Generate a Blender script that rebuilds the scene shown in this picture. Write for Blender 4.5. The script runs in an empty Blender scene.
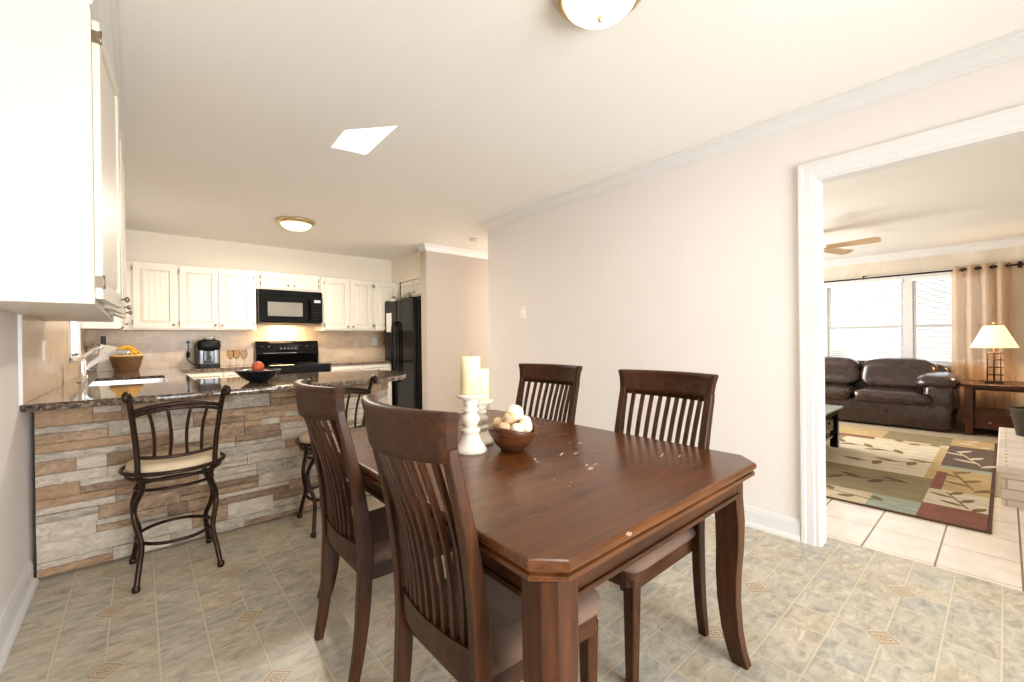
import bpy, math, random
from math import sin, cos, pi, radians, sqrt
from mathutils import Matrix, Vector

# ------------------------------------------------------------------ camera
scene = bpy.context.scene
COL = scene.collection
cam_data = bpy.data.cameras.new('camera')
cam_data.sensor_width = 36.0
cam_data.lens = 429.503 / 1024 * 36.0
cam_data.clip_start = 0.02
cam_data.clip_end = 200
cam = bpy.data.objects.new('camera', cam_data)
COL.objects.link(cam)

def cam_axes(y, p, r):
    cy, sy, cp, sp, cr, sr = cos(y), sin(y), cos(p), sin(p), cos(r), sin(r)
    B = Matrix(((1, 0, 0), (0, 0, -1), (0, 1, 0)))
    Ry = Matrix(((cy, sy, 0), (-sy, cy, 0), (0, 0, 1)))
    Rp = Matrix(((1, 0, 0), (0, cp, -sp), (0, sp, cp)))
    Rr = Matrix(((cr, -sr, 0), (sr, cr, 0), (0, 0, 1)))
    return Rr @ Rp @ B @ Ry
_M = cam_axes(-.716502214, .00239998, -.01188385)
_W = Matrix((_M[0], -_M[1], -_M[2])).transposed().to_4x4()
_W.translation = Vector((0, 0, 1.2))
cam.matrix_world = _W
scene.camera = cam

# ------------------------------------------------------------------ view, world
scene.view_settings.view_transform = 'Standard'
scene.view_settings.look = 'None'
scene.view_settings.gamma = 1
scene.view_settings.use_curve_mapping = False
scene.view_settings.exposure = 0.62
scene.cycles.use_denoising = True
scene.cycles.max_bounces = 7
scene.cycles.diffuse_bounces = 5
scene.cycles.glossy_bounces = 3
scene.cycles.transmission_bounces = 5
scene.cycles.transparent_max_bounces = 8
scene.cycles.sample_clamp_indirect = 4
scene.cycles.caustics_reflective = False
scene.cycles.caustics_refractive = False

world = bpy.data.worlds.new('daylight')
scene.world = world
world.use_nodes = True
_bg = world.node_tree.nodes['Background']
_bg.inputs['Color'].default_value = (0.93, 0.97, 1.0, 1)
_bg.inputs['Strength'].default_value = 2.6

# ------------------------------------------------------------------ daylight, lamps and added lights
def area_light(name, loc, rot, sx, sy, power, col=(1, 1, 1), spread=180):
    l = bpy.data.lights.new(name, 'AREA')
    l.shape = 'RECTANGLE'; l.size = sx; l.size_y = sy
    l.energy = power; l.color = col; l.spread = radians(spread)
    o = bpy.data.objects.new(name, l); COL.objects.link(o)
    o.location = loc; o.rotation_euler = rot
    return o
def point_light(name, loc, power, col, r=0.05):
    l = bpy.data.lights.new(name, 'POINT'); l.energy = power; l.color = col; l.shadow_soft_size = r
    o = bpy.data.objects.new(name, l); COL.objects.link(o); o.location = loc
    return o
# daylight through the patio door behind the photographer
area_light('patio_daylight', (1.15, -2.75, 1.15), (radians(90), 0, 0), 2.5, 2.1, 160, (.95, .98, 1.0))
# added fill outside the patio door, tilted up to brighten the ceiling
area_light('ceiling_fill', (1.15, -2.80, .45), (radians(125), 0, 0), 2.5, .8, 52, (.97, .985, 1.0))
area_light('living_fill', (5.6, 3.9, 1.4), (radians(-90), 0, 0), 3.2, 1.6, 200, (1.0, .99, .97))  # added fill for the living room, through an unseen opening in its side wall
area_light('sink_window_daylight', (-.72, 5.35, 1.55), (0, radians(-90), 0), .8, .8, 45, (1.0, .98, .95))
# kitchen lamps (inside their fittings) and the hood lamp under the microwave
def disk_light(name, loc, power, col, r):
    l = bpy.data.lights.new(name, 'AREA'); l.shape = 'DISK'; l.size = r * 2; l.energy = power; l.color = col
    o = bpy.data.objects.new(name, l); COL.objects.link(o); o.location = loc
disk_light('kitchen_lamp_light', (1.29, 4.98, 2.372), 38, (1, .89, .74), .13)
disk_light('dining_lamp_light', (1.285, .985, 2.372), 9, (1, .93, .82), .12)
area_light('hood_lamp', (1.50, 6.32, 1.445), (0, 0, 0), .30, .08, 7.0, (1, .68, .36))
point_light('table_lamp_bulb', (7.75, .09, 1.14), 12, (1, .66, .34), .05)

# added spot standing in for reflected sun, throwing a patch on the ceiling
_l = bpy.data.lights.new('ceiling_glint_spot', 'SPOT'); _l.energy = 2600; _l.spot_size = radians(8); _l.spot_blend = 0; _l.shadow_soft_size = .003
_o = bpy.data.objects.new('ceiling_glint_spot', _l); COL.objects.link(_o); _o.location = (1.12, -2.2, .04)
_q = (Vector((1.09, 2.70, 2.5)) - Vector((1.12, -2.2, .04))).to_track_quat('-Z', 'Y'); _o.rotation_euler = _q.to_euler()
_l.use_nodes = True                      # node mask cuts the spot's beam to a four-sided patch
_nt = _l.node_tree; _em = _nt.nodes['Emission']
_tc = _nt.nodes.new('ShaderNodeTexCoord'); _sx = _nt.nodes.new('ShaderNodeSeparateXYZ'); _nt.links.new(_tc.outputs['Normal'], _sx.inputs[0])
def _mt(op, a, b):
    o = _nt.nodes.new('ShaderNodeMath'); o.operation = op
    for k, v_ in enumerate((a, b)):
        if hasattr(v_, 'is_output'): _nt.links.new(v_, o.inputs[k])
        else: o.inputs[k].default_value = v_
    return o.outputs[0]
_u = _mt('DIVIDE', _sx.outputs[0], _sx.outputs[2]); _v = _mt('DIVIDE', _sx.outputs[1], _sx.outputs[2])
_cs = []
for _c in ((.984, 2.942), (.971, 2.652), (1.193, 2.404), (1.211, 2.915)):
    _p = _q.inverted() @ (Vector((_c[0], _c[1], 2.5)) - _o.location); _cs.append((_p.x / _p.z, _p.y / _p.z))
_ar = sum(_cs[k][0] * _cs[(k + 1) % 4][1] - _cs[(k + 1) % 4][0] * _cs[k][1] for k in range(4)); _sg = 1 if _ar > 0 else -1
_mask = 1.0
for k in range(4):
    (x0_, y0_), (x1_, y1_) = _cs[k], _cs[(k + 1) % 4]
    _e = _mt('SUBTRACT', _mt('MULTIPLY', _mt('SUBTRACT', _v, y0_), (x1_ - x0_) * _sg), _mt('MULTIPLY', _mt('SUBTRACT', _u, x0_), (y1_ - y0_) * _sg))
    _mask = _mt('MULTIPLY', _mt('GREATER_THAN', _e, 0.0), _mask)
_nt.links.new(_mask, _em.inputs['Strength'])

# ------------------------------------------------------------------ colour and material helpers
def C8(r, g, b):
    def f(v):
        v /= 255.0
        return v / 12.92 if v <= .04045 else ((v + .055) / 1.055) ** 2.4
    return (f(r), f(g), f(b), 1)

def newmat(name):
    m = bpy.data.materials.new(name); m.use_nodes = True
    nt = m.node_tree
    return m, nt, nt.nodes['Principled BSDF']

class NT:
    """small node-graph helper"""
    def __init__(s, nt): s.nt = nt
    def n(s, t, **kw):
        o = s.nt.nodes.new(t)
        for k, v in kw.items(): setattr(o, k, v)
        return o
    def l(s, a, b): s.nt.links.new(a, b)
    def setin(s, node, i, v):
        if hasattr(v, 'is_output'): s.l(v, node.inputs[i])
        else: node.inputs[i].default_value = v
    def math(s, op, a, b=0.0, c=None):
        o = s.n('ShaderNodeMath', operation=op)
        s.setin(o, 0, a); s.setin(o, 1, b)
        if c is not None: s.setin(o, 2, c)
        return o.outputs[0]
    def mix(s, f, a, b, blend='MIX'):
        o = s.n('ShaderNodeMix', data_type='RGBA', blend_type=blend)
        s.setin(o, 0, f); s.setin(o, 6, a); s.setin(o, 7, b)
        return o.outputs[2]
    def ramp(s, f, stops, interp='LINEAR'):
        o = s.n('ShaderNodeValToRGB'); o.color_ramp.interpolation = interp
        el = o.color_ramp.elements
        while len(el) < len(stops): el.new(.5)
        for e, (p, c) in zip(el, stops): e.position = p; e.color = c
        s.l(f, o.inputs[0]); return o.outputs[0]
    def coords(s, world=False, scale=(1, 1, 1), rot=(0, 0, 0)):
        if world: src = s.n('ShaderNodeNewGeometry').outputs['Position']
        else: src = s.n('ShaderNodeTexCoord').outputs['Object']
        mp = s.n('ShaderNodeMapping'); s.l(src, mp.inputs[0])
        mp.inputs['Scale'].default_value = scale; mp.inputs['Rotation'].default_value = rot
        return mp.outputs[0]
    def noise(s, vec, scale, detail=4, rough=.6, dist=0.0):
        o = s.n('ShaderNodeTexNoise'); s.l(vec, o.inputs['Vector'])
        o.inputs['Scale'].default_value = scale; o.inputs['Detail'].default_value = detail
        o.inputs['Roughness'].default_value = rough; o.inputs['Distortion'].default_value = dist
        return o.outputs['Fac']
    def bump(s, h, bsdf, strength=.2, dist=.01):
        o = s.n('ShaderNodeBump'); o.inputs['Strength'].default_value = strength
        o.inputs['Distance'].default_value = dist
        s.l(h, o.inputs['Height']); s.l(o.outputs[0], bsdf.inputs['Normal'])

def plain(name, col, rough=.5, metal=0.0, var=.06, scale=6.0, bump=0.0, bscale=60, coat=0.0, world=False, emit=None, estr=0, stretch=(1, 1, 1)):
    m, nt, b = newmat(name); g = NT(nt)
    v = g.coords(world, stretch)
    f = g.noise(v, scale)
    c = C8(*col)
    lo = tuple(x * (1 - var) for x in c[:3]) + (1,); hi = tuple(min(1, x * (1 + var)) for x in c[:3]) + (1,)
    g.l(g.ramp(f, [(.3, lo), (.7, hi)]), b.inputs['Base Color'])
    b.inputs['Roughness'].default_value = rough; b.inputs['Metallic'].default_value = metal
    b.inputs['Coat Weight'].default_value = coat
    if bump: g.bump(g.noise(v, bscale, 3), b, bump, .004)
    if emit:
        b.inputs['Emission Color'].default_value = C8(*emit); b.inputs['Emission Strength'].default_value = estr
    return m

def wood(name, dark, light, rough=.3, stretch=(1.2, 14, 14), scale=3.0, coat=.0, spec=.28):
    m, nt, b = newmat(name); g = NT(nt)
    v = g.coords(False, stretch)
    f1 = g.noise(v, scale, 6, .65, .6)
    v2 = g.coords(False, (1, 1, 1))
    f2 = g.noise(v2, 2.2, 3)
    f = g.math('ADD', g.math('MULTIPLY', f1, .7), g.math('MULTIPLY', f2, .3))
    c = g.ramp(f, [(.35, C8(*dark)), (.65, C8(*light))])
    g.l(c, b.inputs['Base Color'])
    r = g.math('ADD', g.math('MULTIPLY', f2, .15), rough - .07)
    g.l(r, b.inputs['Roughness']); b.inputs['Specular IOR Level'].default_value = spec
    b.inputs['Coat Weight'].default_value = coat; b.inputs['Coat Roughness'].default_value = .2
    g.bump(f1, b, .02, .001)
    return m

M = {}
# room surfaces
M['wall'] = plain('painted_wall', (228, 221, 216), .75, var=.015, scale=1.5, bump=.04, bscale=180, world=True)
M['kwall'] = plain('kitchen_wall', (242, 233, 218), .75, var=.015, scale=1.5, bump=.04, bscale=180, world=True)
M['hall'] = plain('hall_wall_shaded', (180, 170, 160), .75, var=.015, scale=1.5, bump=.04, bscale=180, world=True)  # wall paint darkened so the colour carries the hall's shade
M['ceiling'] = plain('textured_ceiling', (240, 237, 232), .9, var=.03, scale=90, bump=.35, bscale=150, world=True)
M['trim'] = plain('white_trim', (222, 220, 218), .35, var=.01)
M['cab'] = plain('white_cabinet_paint', (228, 221, 208), .38, var=.015)
M['cabin'] = plain('cabinet_groove', (200, 190, 172), .5, var=.02)
M['livwall'] = plain('living_wall_faux', (210, 198, 180), .8, var=.16, scale=2.6, world=True, stretch=(1, 1, .45), bump=.1, bscale=30)
M['nickel'] = plain('brushed_nickel', (150, 138, 120), .3, 1.0)
M['chrome'] = plain('chrome', (235, 236, 240), .06, 1.0, var=.01)
M['steel'] = plain('stainless_steel', (236, 236, 236), .38, 1.0, var=.03)
M['black'] = plain('black_enamel', (8, 8, 8), .14, 0)
M['blackmat'] = plain('black_plastic', (12, 11, 11), .35, 0)
M['blackglass'] = plain('black_glass', (10, 10, 10), .05, 0)
M['reflectgrey'] = plain('microwave_window', (120, 116, 108), .2, 0)  # grey base colour carries the room's reflection in the window
M['silver'] = plain('silver_plastic', (120, 122, 126), .25, .6)
M['iron'] = plain('bronze_iron', (58, 42, 33), .36, .75, var=.25, scale=40)
M['beige'] = plain('beige_vinyl', (214, 192, 160), .6, var=.05, scale=12)
M['suede'] = plain('mauve_suede', (106, 83, 68), .95, var=.16, scale=9, bump=.15, bscale=120)
M['bronze'] = plain('brass_rim', (196, 172, 130), .28, .8)
M['ivory'] = plain('ivory_wax', (238, 222, 178), .55, var=.03)
M['cwhite'] = plain('whitewashed_wood', (226, 217, 202), .6, var=.10, scale=30, bump=.3, bscale=50)
M['plate'] = plain('switch_plate', (240, 236, 228), .4)
M['orange'] = plain('orange_fruit', (226, 104, 60), .5, var=.2, scale=20, bump=.2, bscale=60)
M['blackbowl'] = plain('black_ceramic', (26, 28, 32), .25)
M['bowlin'] = plain('pale_glaze', (186, 186, 180), .3)
M['banana'] = plain('banana_skin', (222, 168, 44), .5, var=.2, scale=14)
M['wicker'] = plain('woven_wicker', (118, 82, 44), .7, var=.5, scale=60, stretch=(1, 1, 3), bump=.6, bscale=70)
M['leather'] = plain('dark_leather', (50, 34, 28), .27, var=.3, scale=9, bump=.35, bscale=38, coat=.25)
M['rattan'] = plain('pale_rattan', (232, 214, 190), .8, var=.25, scale=60, bump=.8, bscale=70)
M['rattan2'] = plain('tan_rattan', (196, 164, 128), .8, var=.4, scale=60, bump=.8, bscale=70)
M['carpet'] = plain('beige_carpet', (170, 152, 126), 1, var=.15, scale=80, bump=.5, bscale=200, world=True)
M['paper'] = plain('white_paper', (236, 232, 224), .8)
M['cutting'] = plain('cream_board', (232, 226, 212), .6)
M['bucket'] = plain('dark_bucket', (58, 50, 40), .5)
M['fanblade'] = plain('pale_wood_blade', (214, 186, 150), .5, var=.1)
M['white'] = plain('white_gloss', (244, 243, 240), .3, var=.01)
M['dirtglow'] = None
M['shrub'] = plain('shrub_green', (70, 96, 52), .8, var=.5, scale=12)
M['yard'] = plain('pale_yard', (210, 206, 190), .95, var=.12, scale=.8, world=True)
M['siding'] = plain('far_house_siding', (200, 192, 178), .8, var=.06, world=True)
M['wear'] = plain('worn_finish', (196, 164, 138), .6, var=.2, scale=60)

for _k in ('black', 'blackmat'): M[_k].node_tree.nodes['Principled BSDF'].inputs['Specular IOR Level'].default_value = .22
M['wood'] = wood('espresso_wood_x', (35, 18, 8), (75, 42, 20), .37)
M['woodt'] = wood('table_top_wood', (54, 29, 11), (104, 60, 28), .27, stretch=(1.1, 16, 16), scale=2.6, coat=.08, spec=.4)
M['woodv'] = wood('espresso_wood_z', (37, 19, 8), (80, 45, 22), .37, stretch=(14, 14, 1.2))
M['bowlw'] = wood('turned_bowl_wood', (62, 34, 18), (112, 66, 36), .35, stretch=(3, 3, 14))
M['endt'] = wood('cherry_wood', (44, 22, 14), (84, 44, 26), .28, stretch=(10, 1.2, 10))

def glass_mat(name, tint=(235, 235, 235), rough=.02):
    m, nt, b = newmat(name)
    g = NT(nt)
    f = g.noise(g.coords(), 3)
    g.l(g.ramp(f, [(0, C8(*tint)), (1, C8(*tint))]), b.inputs['Base Color'])
    b.inputs['Transmission Weight'].default_value = 1.0
    b.inputs['Roughness'].default_value = rough; b.inputs['IOR'].default_value = 1.45
    return m

def pane_mat():
    m, nt, b = newmat('window_glass'); g = NT(nt)
    tr = g.n('ShaderNodeBsdfTransparent'); gl = g.n('ShaderNodeBsdfGlossy'); gl.inputs['Roughness'].default_value = .02
    mx = g.n('ShaderNodeMixShader'); lw = g.n('ShaderNodeLayerWeight'); lw.inputs[0].default_value = .35
    g.l(lw.outputs['Fresnel'], mx.inputs[0]); g.l(tr.outputs[0], mx.inputs[1]); g.l(gl.outputs[0], mx.inputs[2])
    g.l(mx.outputs[0], nt.nodes['Material Output'].inputs[0])
    return m
M['pane'] = pane_mat()
def drinking_glass():
    m, nt, b = newmat('thin_clear_glass'); g = NT(nt)
    tr = g.n('ShaderNodeBsdfTransparent'); tr.inputs[0].default_value = C8(246, 240, 232)
    gl = g.n('ShaderNodeBsdfGlossy'); gl.inputs['Roughness'].default_value = .05
    mx = g.n('ShaderNodeMixShader'); lw = g.n('ShaderNodeLayerWeight'); lw.inputs[0].default_value = .12
    g.l(lw.outputs['Fresnel'], mx.inputs[0]); g.l(tr.outputs[0], mx.inputs[1]); g.l(gl.outputs[0], mx.inputs[2])
    g.l(mx.outputs[0], nt.nodes['Material Output'].inputs[0]); return m
M['glass'] = drinking_glass()

def lampglow(name, col, strength):
    m, nt, b = newmat(name); g = NT(nt)
    f = g.noise(g.coords(), 6)
    g.l(g.ramp(f, [(.3, C8(*col)), (.7, C8(*[min(255, x + 6) for x in col]))]), b.inputs['Base Color'])
    b.inputs['Emission Color'].default_value = C8(*col); b.inputs['Emission Strength'].default_value = strength
    b.inputs['Roughness'].default_value = .4
    return m
M['glow'] = lampglow('lit_alabaster_glass', (255, 232, 190), 1.25)
M['shade'] = lampglow('lit_lamp_shade', (255, 222, 172), .85)

def sheer(name, col, transl=.5, alpha=.0):
    m, nt, b = newmat(name); g = NT(nt)
    v = g.coords(False, (1, 1, .5)); f = g.noise(v, 30)
    c = C8(*col)
    cr = g.ramp(f, [(.3, tuple(x * .9 for x in c[:3]) + (1,)), (.7, c)])
    d = g.n('ShaderNodeBsdfDiffuse'); t = g.n('ShaderNodeBsdfTranslucent'); tp = g.n('ShaderNodeBsdfTransparent')
    g.l(cr, d.inputs[0]); g.l(cr, t.inputs[0])
    m1 = g.n('ShaderNodeMixShader'); m1.inputs[0].default_value = transl
    g.l(d.outputs[0], m1.inputs[1]); g.l(t.outputs[0], m1.inputs[2])
    m2 = g.n('ShaderNodeMixShader'); m2.inputs[0].default_value = alpha
    g.l(m1.outputs[0], m2.inputs[1]); g.l(tp.outputs[0], m2.inputs[2])
    g.l(m2.outputs[0], nt.nodes['Material Output'].inputs[0])
    return m
M['curtain'] = sheer('sheer_tan_fabric', (244, 224, 200), .65, .28)
M['blind'] = sheer('white_blind_slat', (246, 246, 244), .45, 0)

def vinyl_floor():
    m, nt, b = newmat('vinyl_tile_floor'); g = NT(nt)
    pos = g.n('ShaderNodeNewGeometry').outputs['Position']
    sp = g.n('ShaderNodeSeparateXYZ'); g.l(pos, sp.inputs[0])
    S = .155; U = .465
    x = g.math('ADD', sp.outputs[0], .105 + 40 * U); y = g.math('ADD', sp.outputs[1], -.325 + 40 * U)
    cxn = g.math('DIVIDE', x, S); cyn = g.math('DIVIDE', y, S)
    fx = g.math('ABSOLUTE', g.math('SUBTRACT', g.math('FRACT', g.math('ADD', cxn, .5)), .5))
    fy = g.math('ABSOLUTE', g.math('SUBTRACT', g.math('FRACT', g.math('ADD', cyn, .5)), .5))
    dmin = g.math('MULTIPLY', g.math('MINIMUM', fx, fy), S)     # metres to nearest grout line
    grout = g.math('LESS_THAN', dmin, .0034)
    edge = g.math('MULTIPLY', g.math('LESS_THAN', dmin, .0075), g.math('GREATER_THAN', dmin, .0048))
    # cell id
    ix = g.math('FLOOR', cxn); iy = g.math('FLOOR', cyn)
    cb = g.n('ShaderNodeCombineXYZ'); g.l(ix, cb.inputs[0]); g.l(iy, cb.inputs[1])
    wn = g.n('ShaderNodeTexWhiteNoise', noise_dimensions='3D'); g.l(cb.outputs[0], wn.inputs['Vector'])
    # stone marbling, offset per tile
    off = g.n('ShaderNodeVectorMath', operation='MULTIPLY_ADD')
    g.l(wn.outputs['Color'], off.inputs[0]); off.inputs[1].default_value = (7, 7, 7); g.l(pos, off.inputs[2])
    mp = g.n('ShaderNodeMapping'); g.l(off.outputs[0], mp.inputs[0]); mp.inputs['Scale'].default_value = (1, 1.9, 1); mp.inputs['Rotation'].default_value = (0, 0, .5)
    n1 = g.noise(mp.outputs[0], 11, 6, .68, .8)
    base = g.ramp(n1, [(.28, C8(152, 140, 118)), (.5, C8(192, 179, 155)), (.72, C8(218, 207, 184))])
    blue = g.ramp(n1, [(.28, C8(142, 138, 130)), (.5, C8(180, 174, 160)), (.72, C8(210, 203, 188))])
    col = g.mix(wn.outputs['Value'], base, blue)
    col = g.mix(g.math('MULTIPLY', edge, .45), col, C8(170, 158, 136))
    col = g.mix(g.math('MULTIPLY', grout, .75), col, C8(208, 197, 172))
    # corner diamonds
    dx = g.math('MULTIPLY', g.math('ABSOLUTE', g.math('SUBTRACT', g.math('FRACT', g.math('ADD', g.math('DIVIDE', x, U), .5)), .5)), U)
    dy = g.math('MULTIPLY', g.math('ABSOLUTE', g.math('SUBTRACT', g.math('FRACT', g.math('ADD', g.math('DIVIDE', y, U), .5)), .5)), U)
    dd = g.math('ADD', dx, dy)
    ins = g.math('LESS_THAN', dd, .060)
    ring = g.math('MULTIPLY', g.math('LESS_THAN', dd, .050), g.math('GREATER_THAN', dd, .043))
    ring2 = g.math('MULTIPLY', g.math('LESS_THAN', dd, .034), g.math('GREATER_THAN', g.math('FRACT', g.math('MULTIPLY', g.math('SUBTRACT', dx, dy), 62)), .55))
    col = g.mix(ins, col, C8(196, 184, 158))
    col = g.mix(g.math('MAXIMUM', ring, ring2), col, C8(160, 124, 92))
    g.l(col, b.inputs['Base Color'])
    b.inputs['Roughness'].default_value = .38
    b.inputs['Specular IOR Level'].default_value = .35
    g.bump(g.math('SUBTRACT', 1.0, grout), b, .1, .002)
    return m
M['vinyl'] = vinyl_floor()

def tile_floor():
    m, nt, b = newmat('cream_ceramic_tile'); g = NT(nt)
    pos = g.n('ShaderNodeNewGeometry').outputs['Position']
    sp = g.n('ShaderNodeSeparateXYZ'); g.l(pos, sp.inputs[0])
    y = g.math('ADD', sp.outputs[1], .05 + 29.8); x = g.math('ADD', sp.outputs[0], -3.13 + 34)
    fy = g.math('MULTIPLY', g.math('ABSOLUTE', g.math('SUBTRACT', g.math('FRACT', g.math('ADD', g.math('DIVIDE', y, .298), .5)), .5)), .298)
    fx = g.math('MULTIPLY', g.math('ABSOLUTE', g.math('SUBTRACT', g.math('FRACT', g.math('ADD', g.math('DIVIDE', x, .34), .5)), .5)), .34)
    ly = g.math('LESS_THAN', fy, .0045); lx = g.math('LESS_THAN', fx, .004)
    n = g.noise(pos, 7, 5, .6, .4)
    c = g.ramp(n, [(.3, C8(222, 208, 192)), (.7, C8(238, 228, 214))])
    c = g.mix(lx, c, C8(188, 170, 148)); c = g.mix(ly, c, C8(138, 112, 82))
    g.l(c, b.inputs['Base Color']); b.inputs['Roughness'].default_value = .25
    return m
M['ctile'] = tile_floor()

def travertine():
    m, nt, b = newmat('travertine_backsplash'); g = NT(nt)
    pos = g.n('ShaderNodeNewGeometry').outputs['Position']
    sp = g.n('ShaderNodeSeparateXYZ'); g.l(pos, sp.inputs[0])
    h = g.math('ADD', sp.outputs[0], sp.outputs[1])
    cb = g.n('ShaderNodeCombineXYZ'); g.l(h, cb.inputs[0]); g.l(sp.outputs[2], cb.inputs[1])
    br = g.n('ShaderNodeTexBrick'); g.l(cb.outputs[0], br.inputs['Vector'])
    br.inputs['Scale'].default_value = 1; br.inputs['Brick Width'].default_value = .152; br.inputs['Row Height'].default_value = .076
    br.inputs['Mortar Size'].default_value = .0016; br.inputs['Bias'].default_value = 0
    br.inputs['Color1'].default_value = C8(226, 204, 178); br.inputs['Color2'].default_value = C8(206, 178, 150); br.inputs['Mortar'].default_value = C8(204, 184, 156)
    n = g.noise(cb.outputs[0], 9, 6, .7, .5)
    c = g.mix(.45, br.outputs['Color'], g.ramp(n, [(.3, C8(204, 174, 146)), (.5, C8(224, 202, 176)), (.7, C8(236, 220, 200))]))
    g.l(c, b.inputs['Base Color']); b.inputs['Roughness'].default_value = .3
    g.bump(br.outputs['Fac'], b, -.1, .002)
    return m
M['trav'] = travertine()

def granite():
    m, nt, b = newmat('brown_granite'); g = NT(nt)
    pos = g.n('ShaderNodeNewGeometry').outputs['Position']
    n0 = g.noise(pos, 26, 5, .7, .8); n1 = g.noise(pos, 70, 3, .6)
    vo = g.n('ShaderNodeTexVoronoi'); g.l(pos, vo.inputs['Vector']); vo.inputs['Scale'].default_value = 55
    c = g.ramp(n0, [(.34, C8(24, 20, 20)), (.45, C8(74, 58, 48)), (.55, C8(132, 110, 92)), (.68, C8(168, 150, 132))])
    c2 = g.ramp(vo.outputs['Distance'], [(.2, C8(48, 42, 42)), (.55, C8(150, 128, 106))])
    vc = g.n('ShaderNodeTexVoronoi'); g.l(pos, vc.inputs['Vector']); vc.inputs['Scale'].default_value = 85
    sc_ = g.n('ShaderNodeSeparateColor'); g.l(vc.outputs['Color'], sc_.inputs[0])
    c3 = g.ramp(sc_.outputs[0], [(.0, C8(18, 16, 18)), (.22, C8(70, 56, 48)), (.42, C8(126, 104, 86)), (.62, C8(96, 92, 92)), (.80, C8(164, 142, 120))], 'CONSTANT')
    c = g.mix(.25, c, c2); c = g.mix(.55, c, c3)
    c = g.mix(g.math('GREATER_THAN', n1, .62), c, C8(26, 24, 26))
    g.l(c, b.inputs['Base Color']); b.inputs['Roughness'].default_value = .07
    b.inputs['Coat Weight'].default_value = .4; b.inputs['Coat Roughness'].default_value = .04
    return m
M['granite'] = granite()

def stone(name, a, b2, seed):
    m, nt, b = newmat(name); g = NT(nt)
    v = g.coords(True, (1, 1, 1.8)); n = g.noise(v, 14 + seed, 7, .72, .6)
    n2 = g.noise(v, 60, 4, .7)
    g.l(g.ramp(g.math('ADD', g.math('MULTIPLY', n, .65), g.math('MULTIPLY', n2, .35)), [(.38, C8(*a)), (.62, C8(*b2))]), b.inputs['Base Color'])
    b.inputs['Roughness'].default_value = .85
    g.bump(g.math('ADD', n, g.math('MULTIPLY', n2, .5)), b, .8, .012)
    return m
STONES = [stone('ledge_stone_tan', (138, 112, 88), (196, 168, 140), 0), stone('ledge_stone_cream', (182, 168, 150), (220, 208, 192), 1),
          stone('ledge_stone_grey', (154, 142, 128), (204, 192, 178), 2), stone('ledge_stone_brown', (116, 94, 76), (172, 146, 120), 3),
          stone('ledge_stone_rust', (158, 124, 94), (190, 160, 130), 4)]
M['grout'] = plain('stone_grout', (120, 104, 88), .95, var=.2, scale=20)

def brickpaint():
    m, nt, b = newmat('whitewashed_brick'); g = NT(nt)
    pos = g.n('ShaderNodeNewGeometry').outputs['Position']
    sp = g.n('ShaderNodeSeparateXYZ'); g.l(pos, sp.inputs[0])
    cb = g.n('ShaderNodeCombineXYZ'); g.l(g.math('ADD', sp.outputs[0], g.math('MULTIPLY', sp.outputs[2], 1)), cb.inputs[1]); g.l(sp.outputs[1], cb.inputs[0])
    br = g.n('ShaderNodeTexBrick'); g.l(cb.outputs[0], br.inputs['Vector'])
    br.inputs['Scale'].default_value = 1; br.inputs['Brick Width'].default_value = .2; br.inputs['Row Height'].default_value = .072
    br.inputs['Mortar Size'].default_value = .006
    br.inputs['Color1'].default_value = C8(232, 222, 208); br.inputs['Color2'].default_value = C8(216, 202, 186); br.inputs['Mortar'].default_value = C8(190, 174, 154)
    g.l(br.outputs['Color'], b.inputs['Base Color']); b.inputs['Roughness'].default_value = .7
    g.bump(br.outputs['Fac'], b, -.6, .006)
    return m
M['brick'] = brickpaint()

def rugmat(name, a, b2):
    return plain(name, tuple((p + q) / 2 for p, q in zip(a, b2)), 1, var=.22, scale=5, stretch=(1, 3, 1), bump=.4, bscale=220)
RUG = {k: plain('rug_' + k, tuple(int(x * .86) for x in c), 1, var=.2, scale=6, stretch=(3, 1, 1), bump=.3, bscale=160) for k, c in dict(
    cream=(226, 208, 172), tan=(196, 172, 126), olive=(154, 138, 100), brown=(104, 82, 64), red=(146, 88, 64), rust=(164, 112, 76),
    gold=(206, 176, 122), blue=(170, 178, 158), leaf=(140, 112, 62), pale=(232, 216, 186), edge=(96, 64, 42)).items()}

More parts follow.
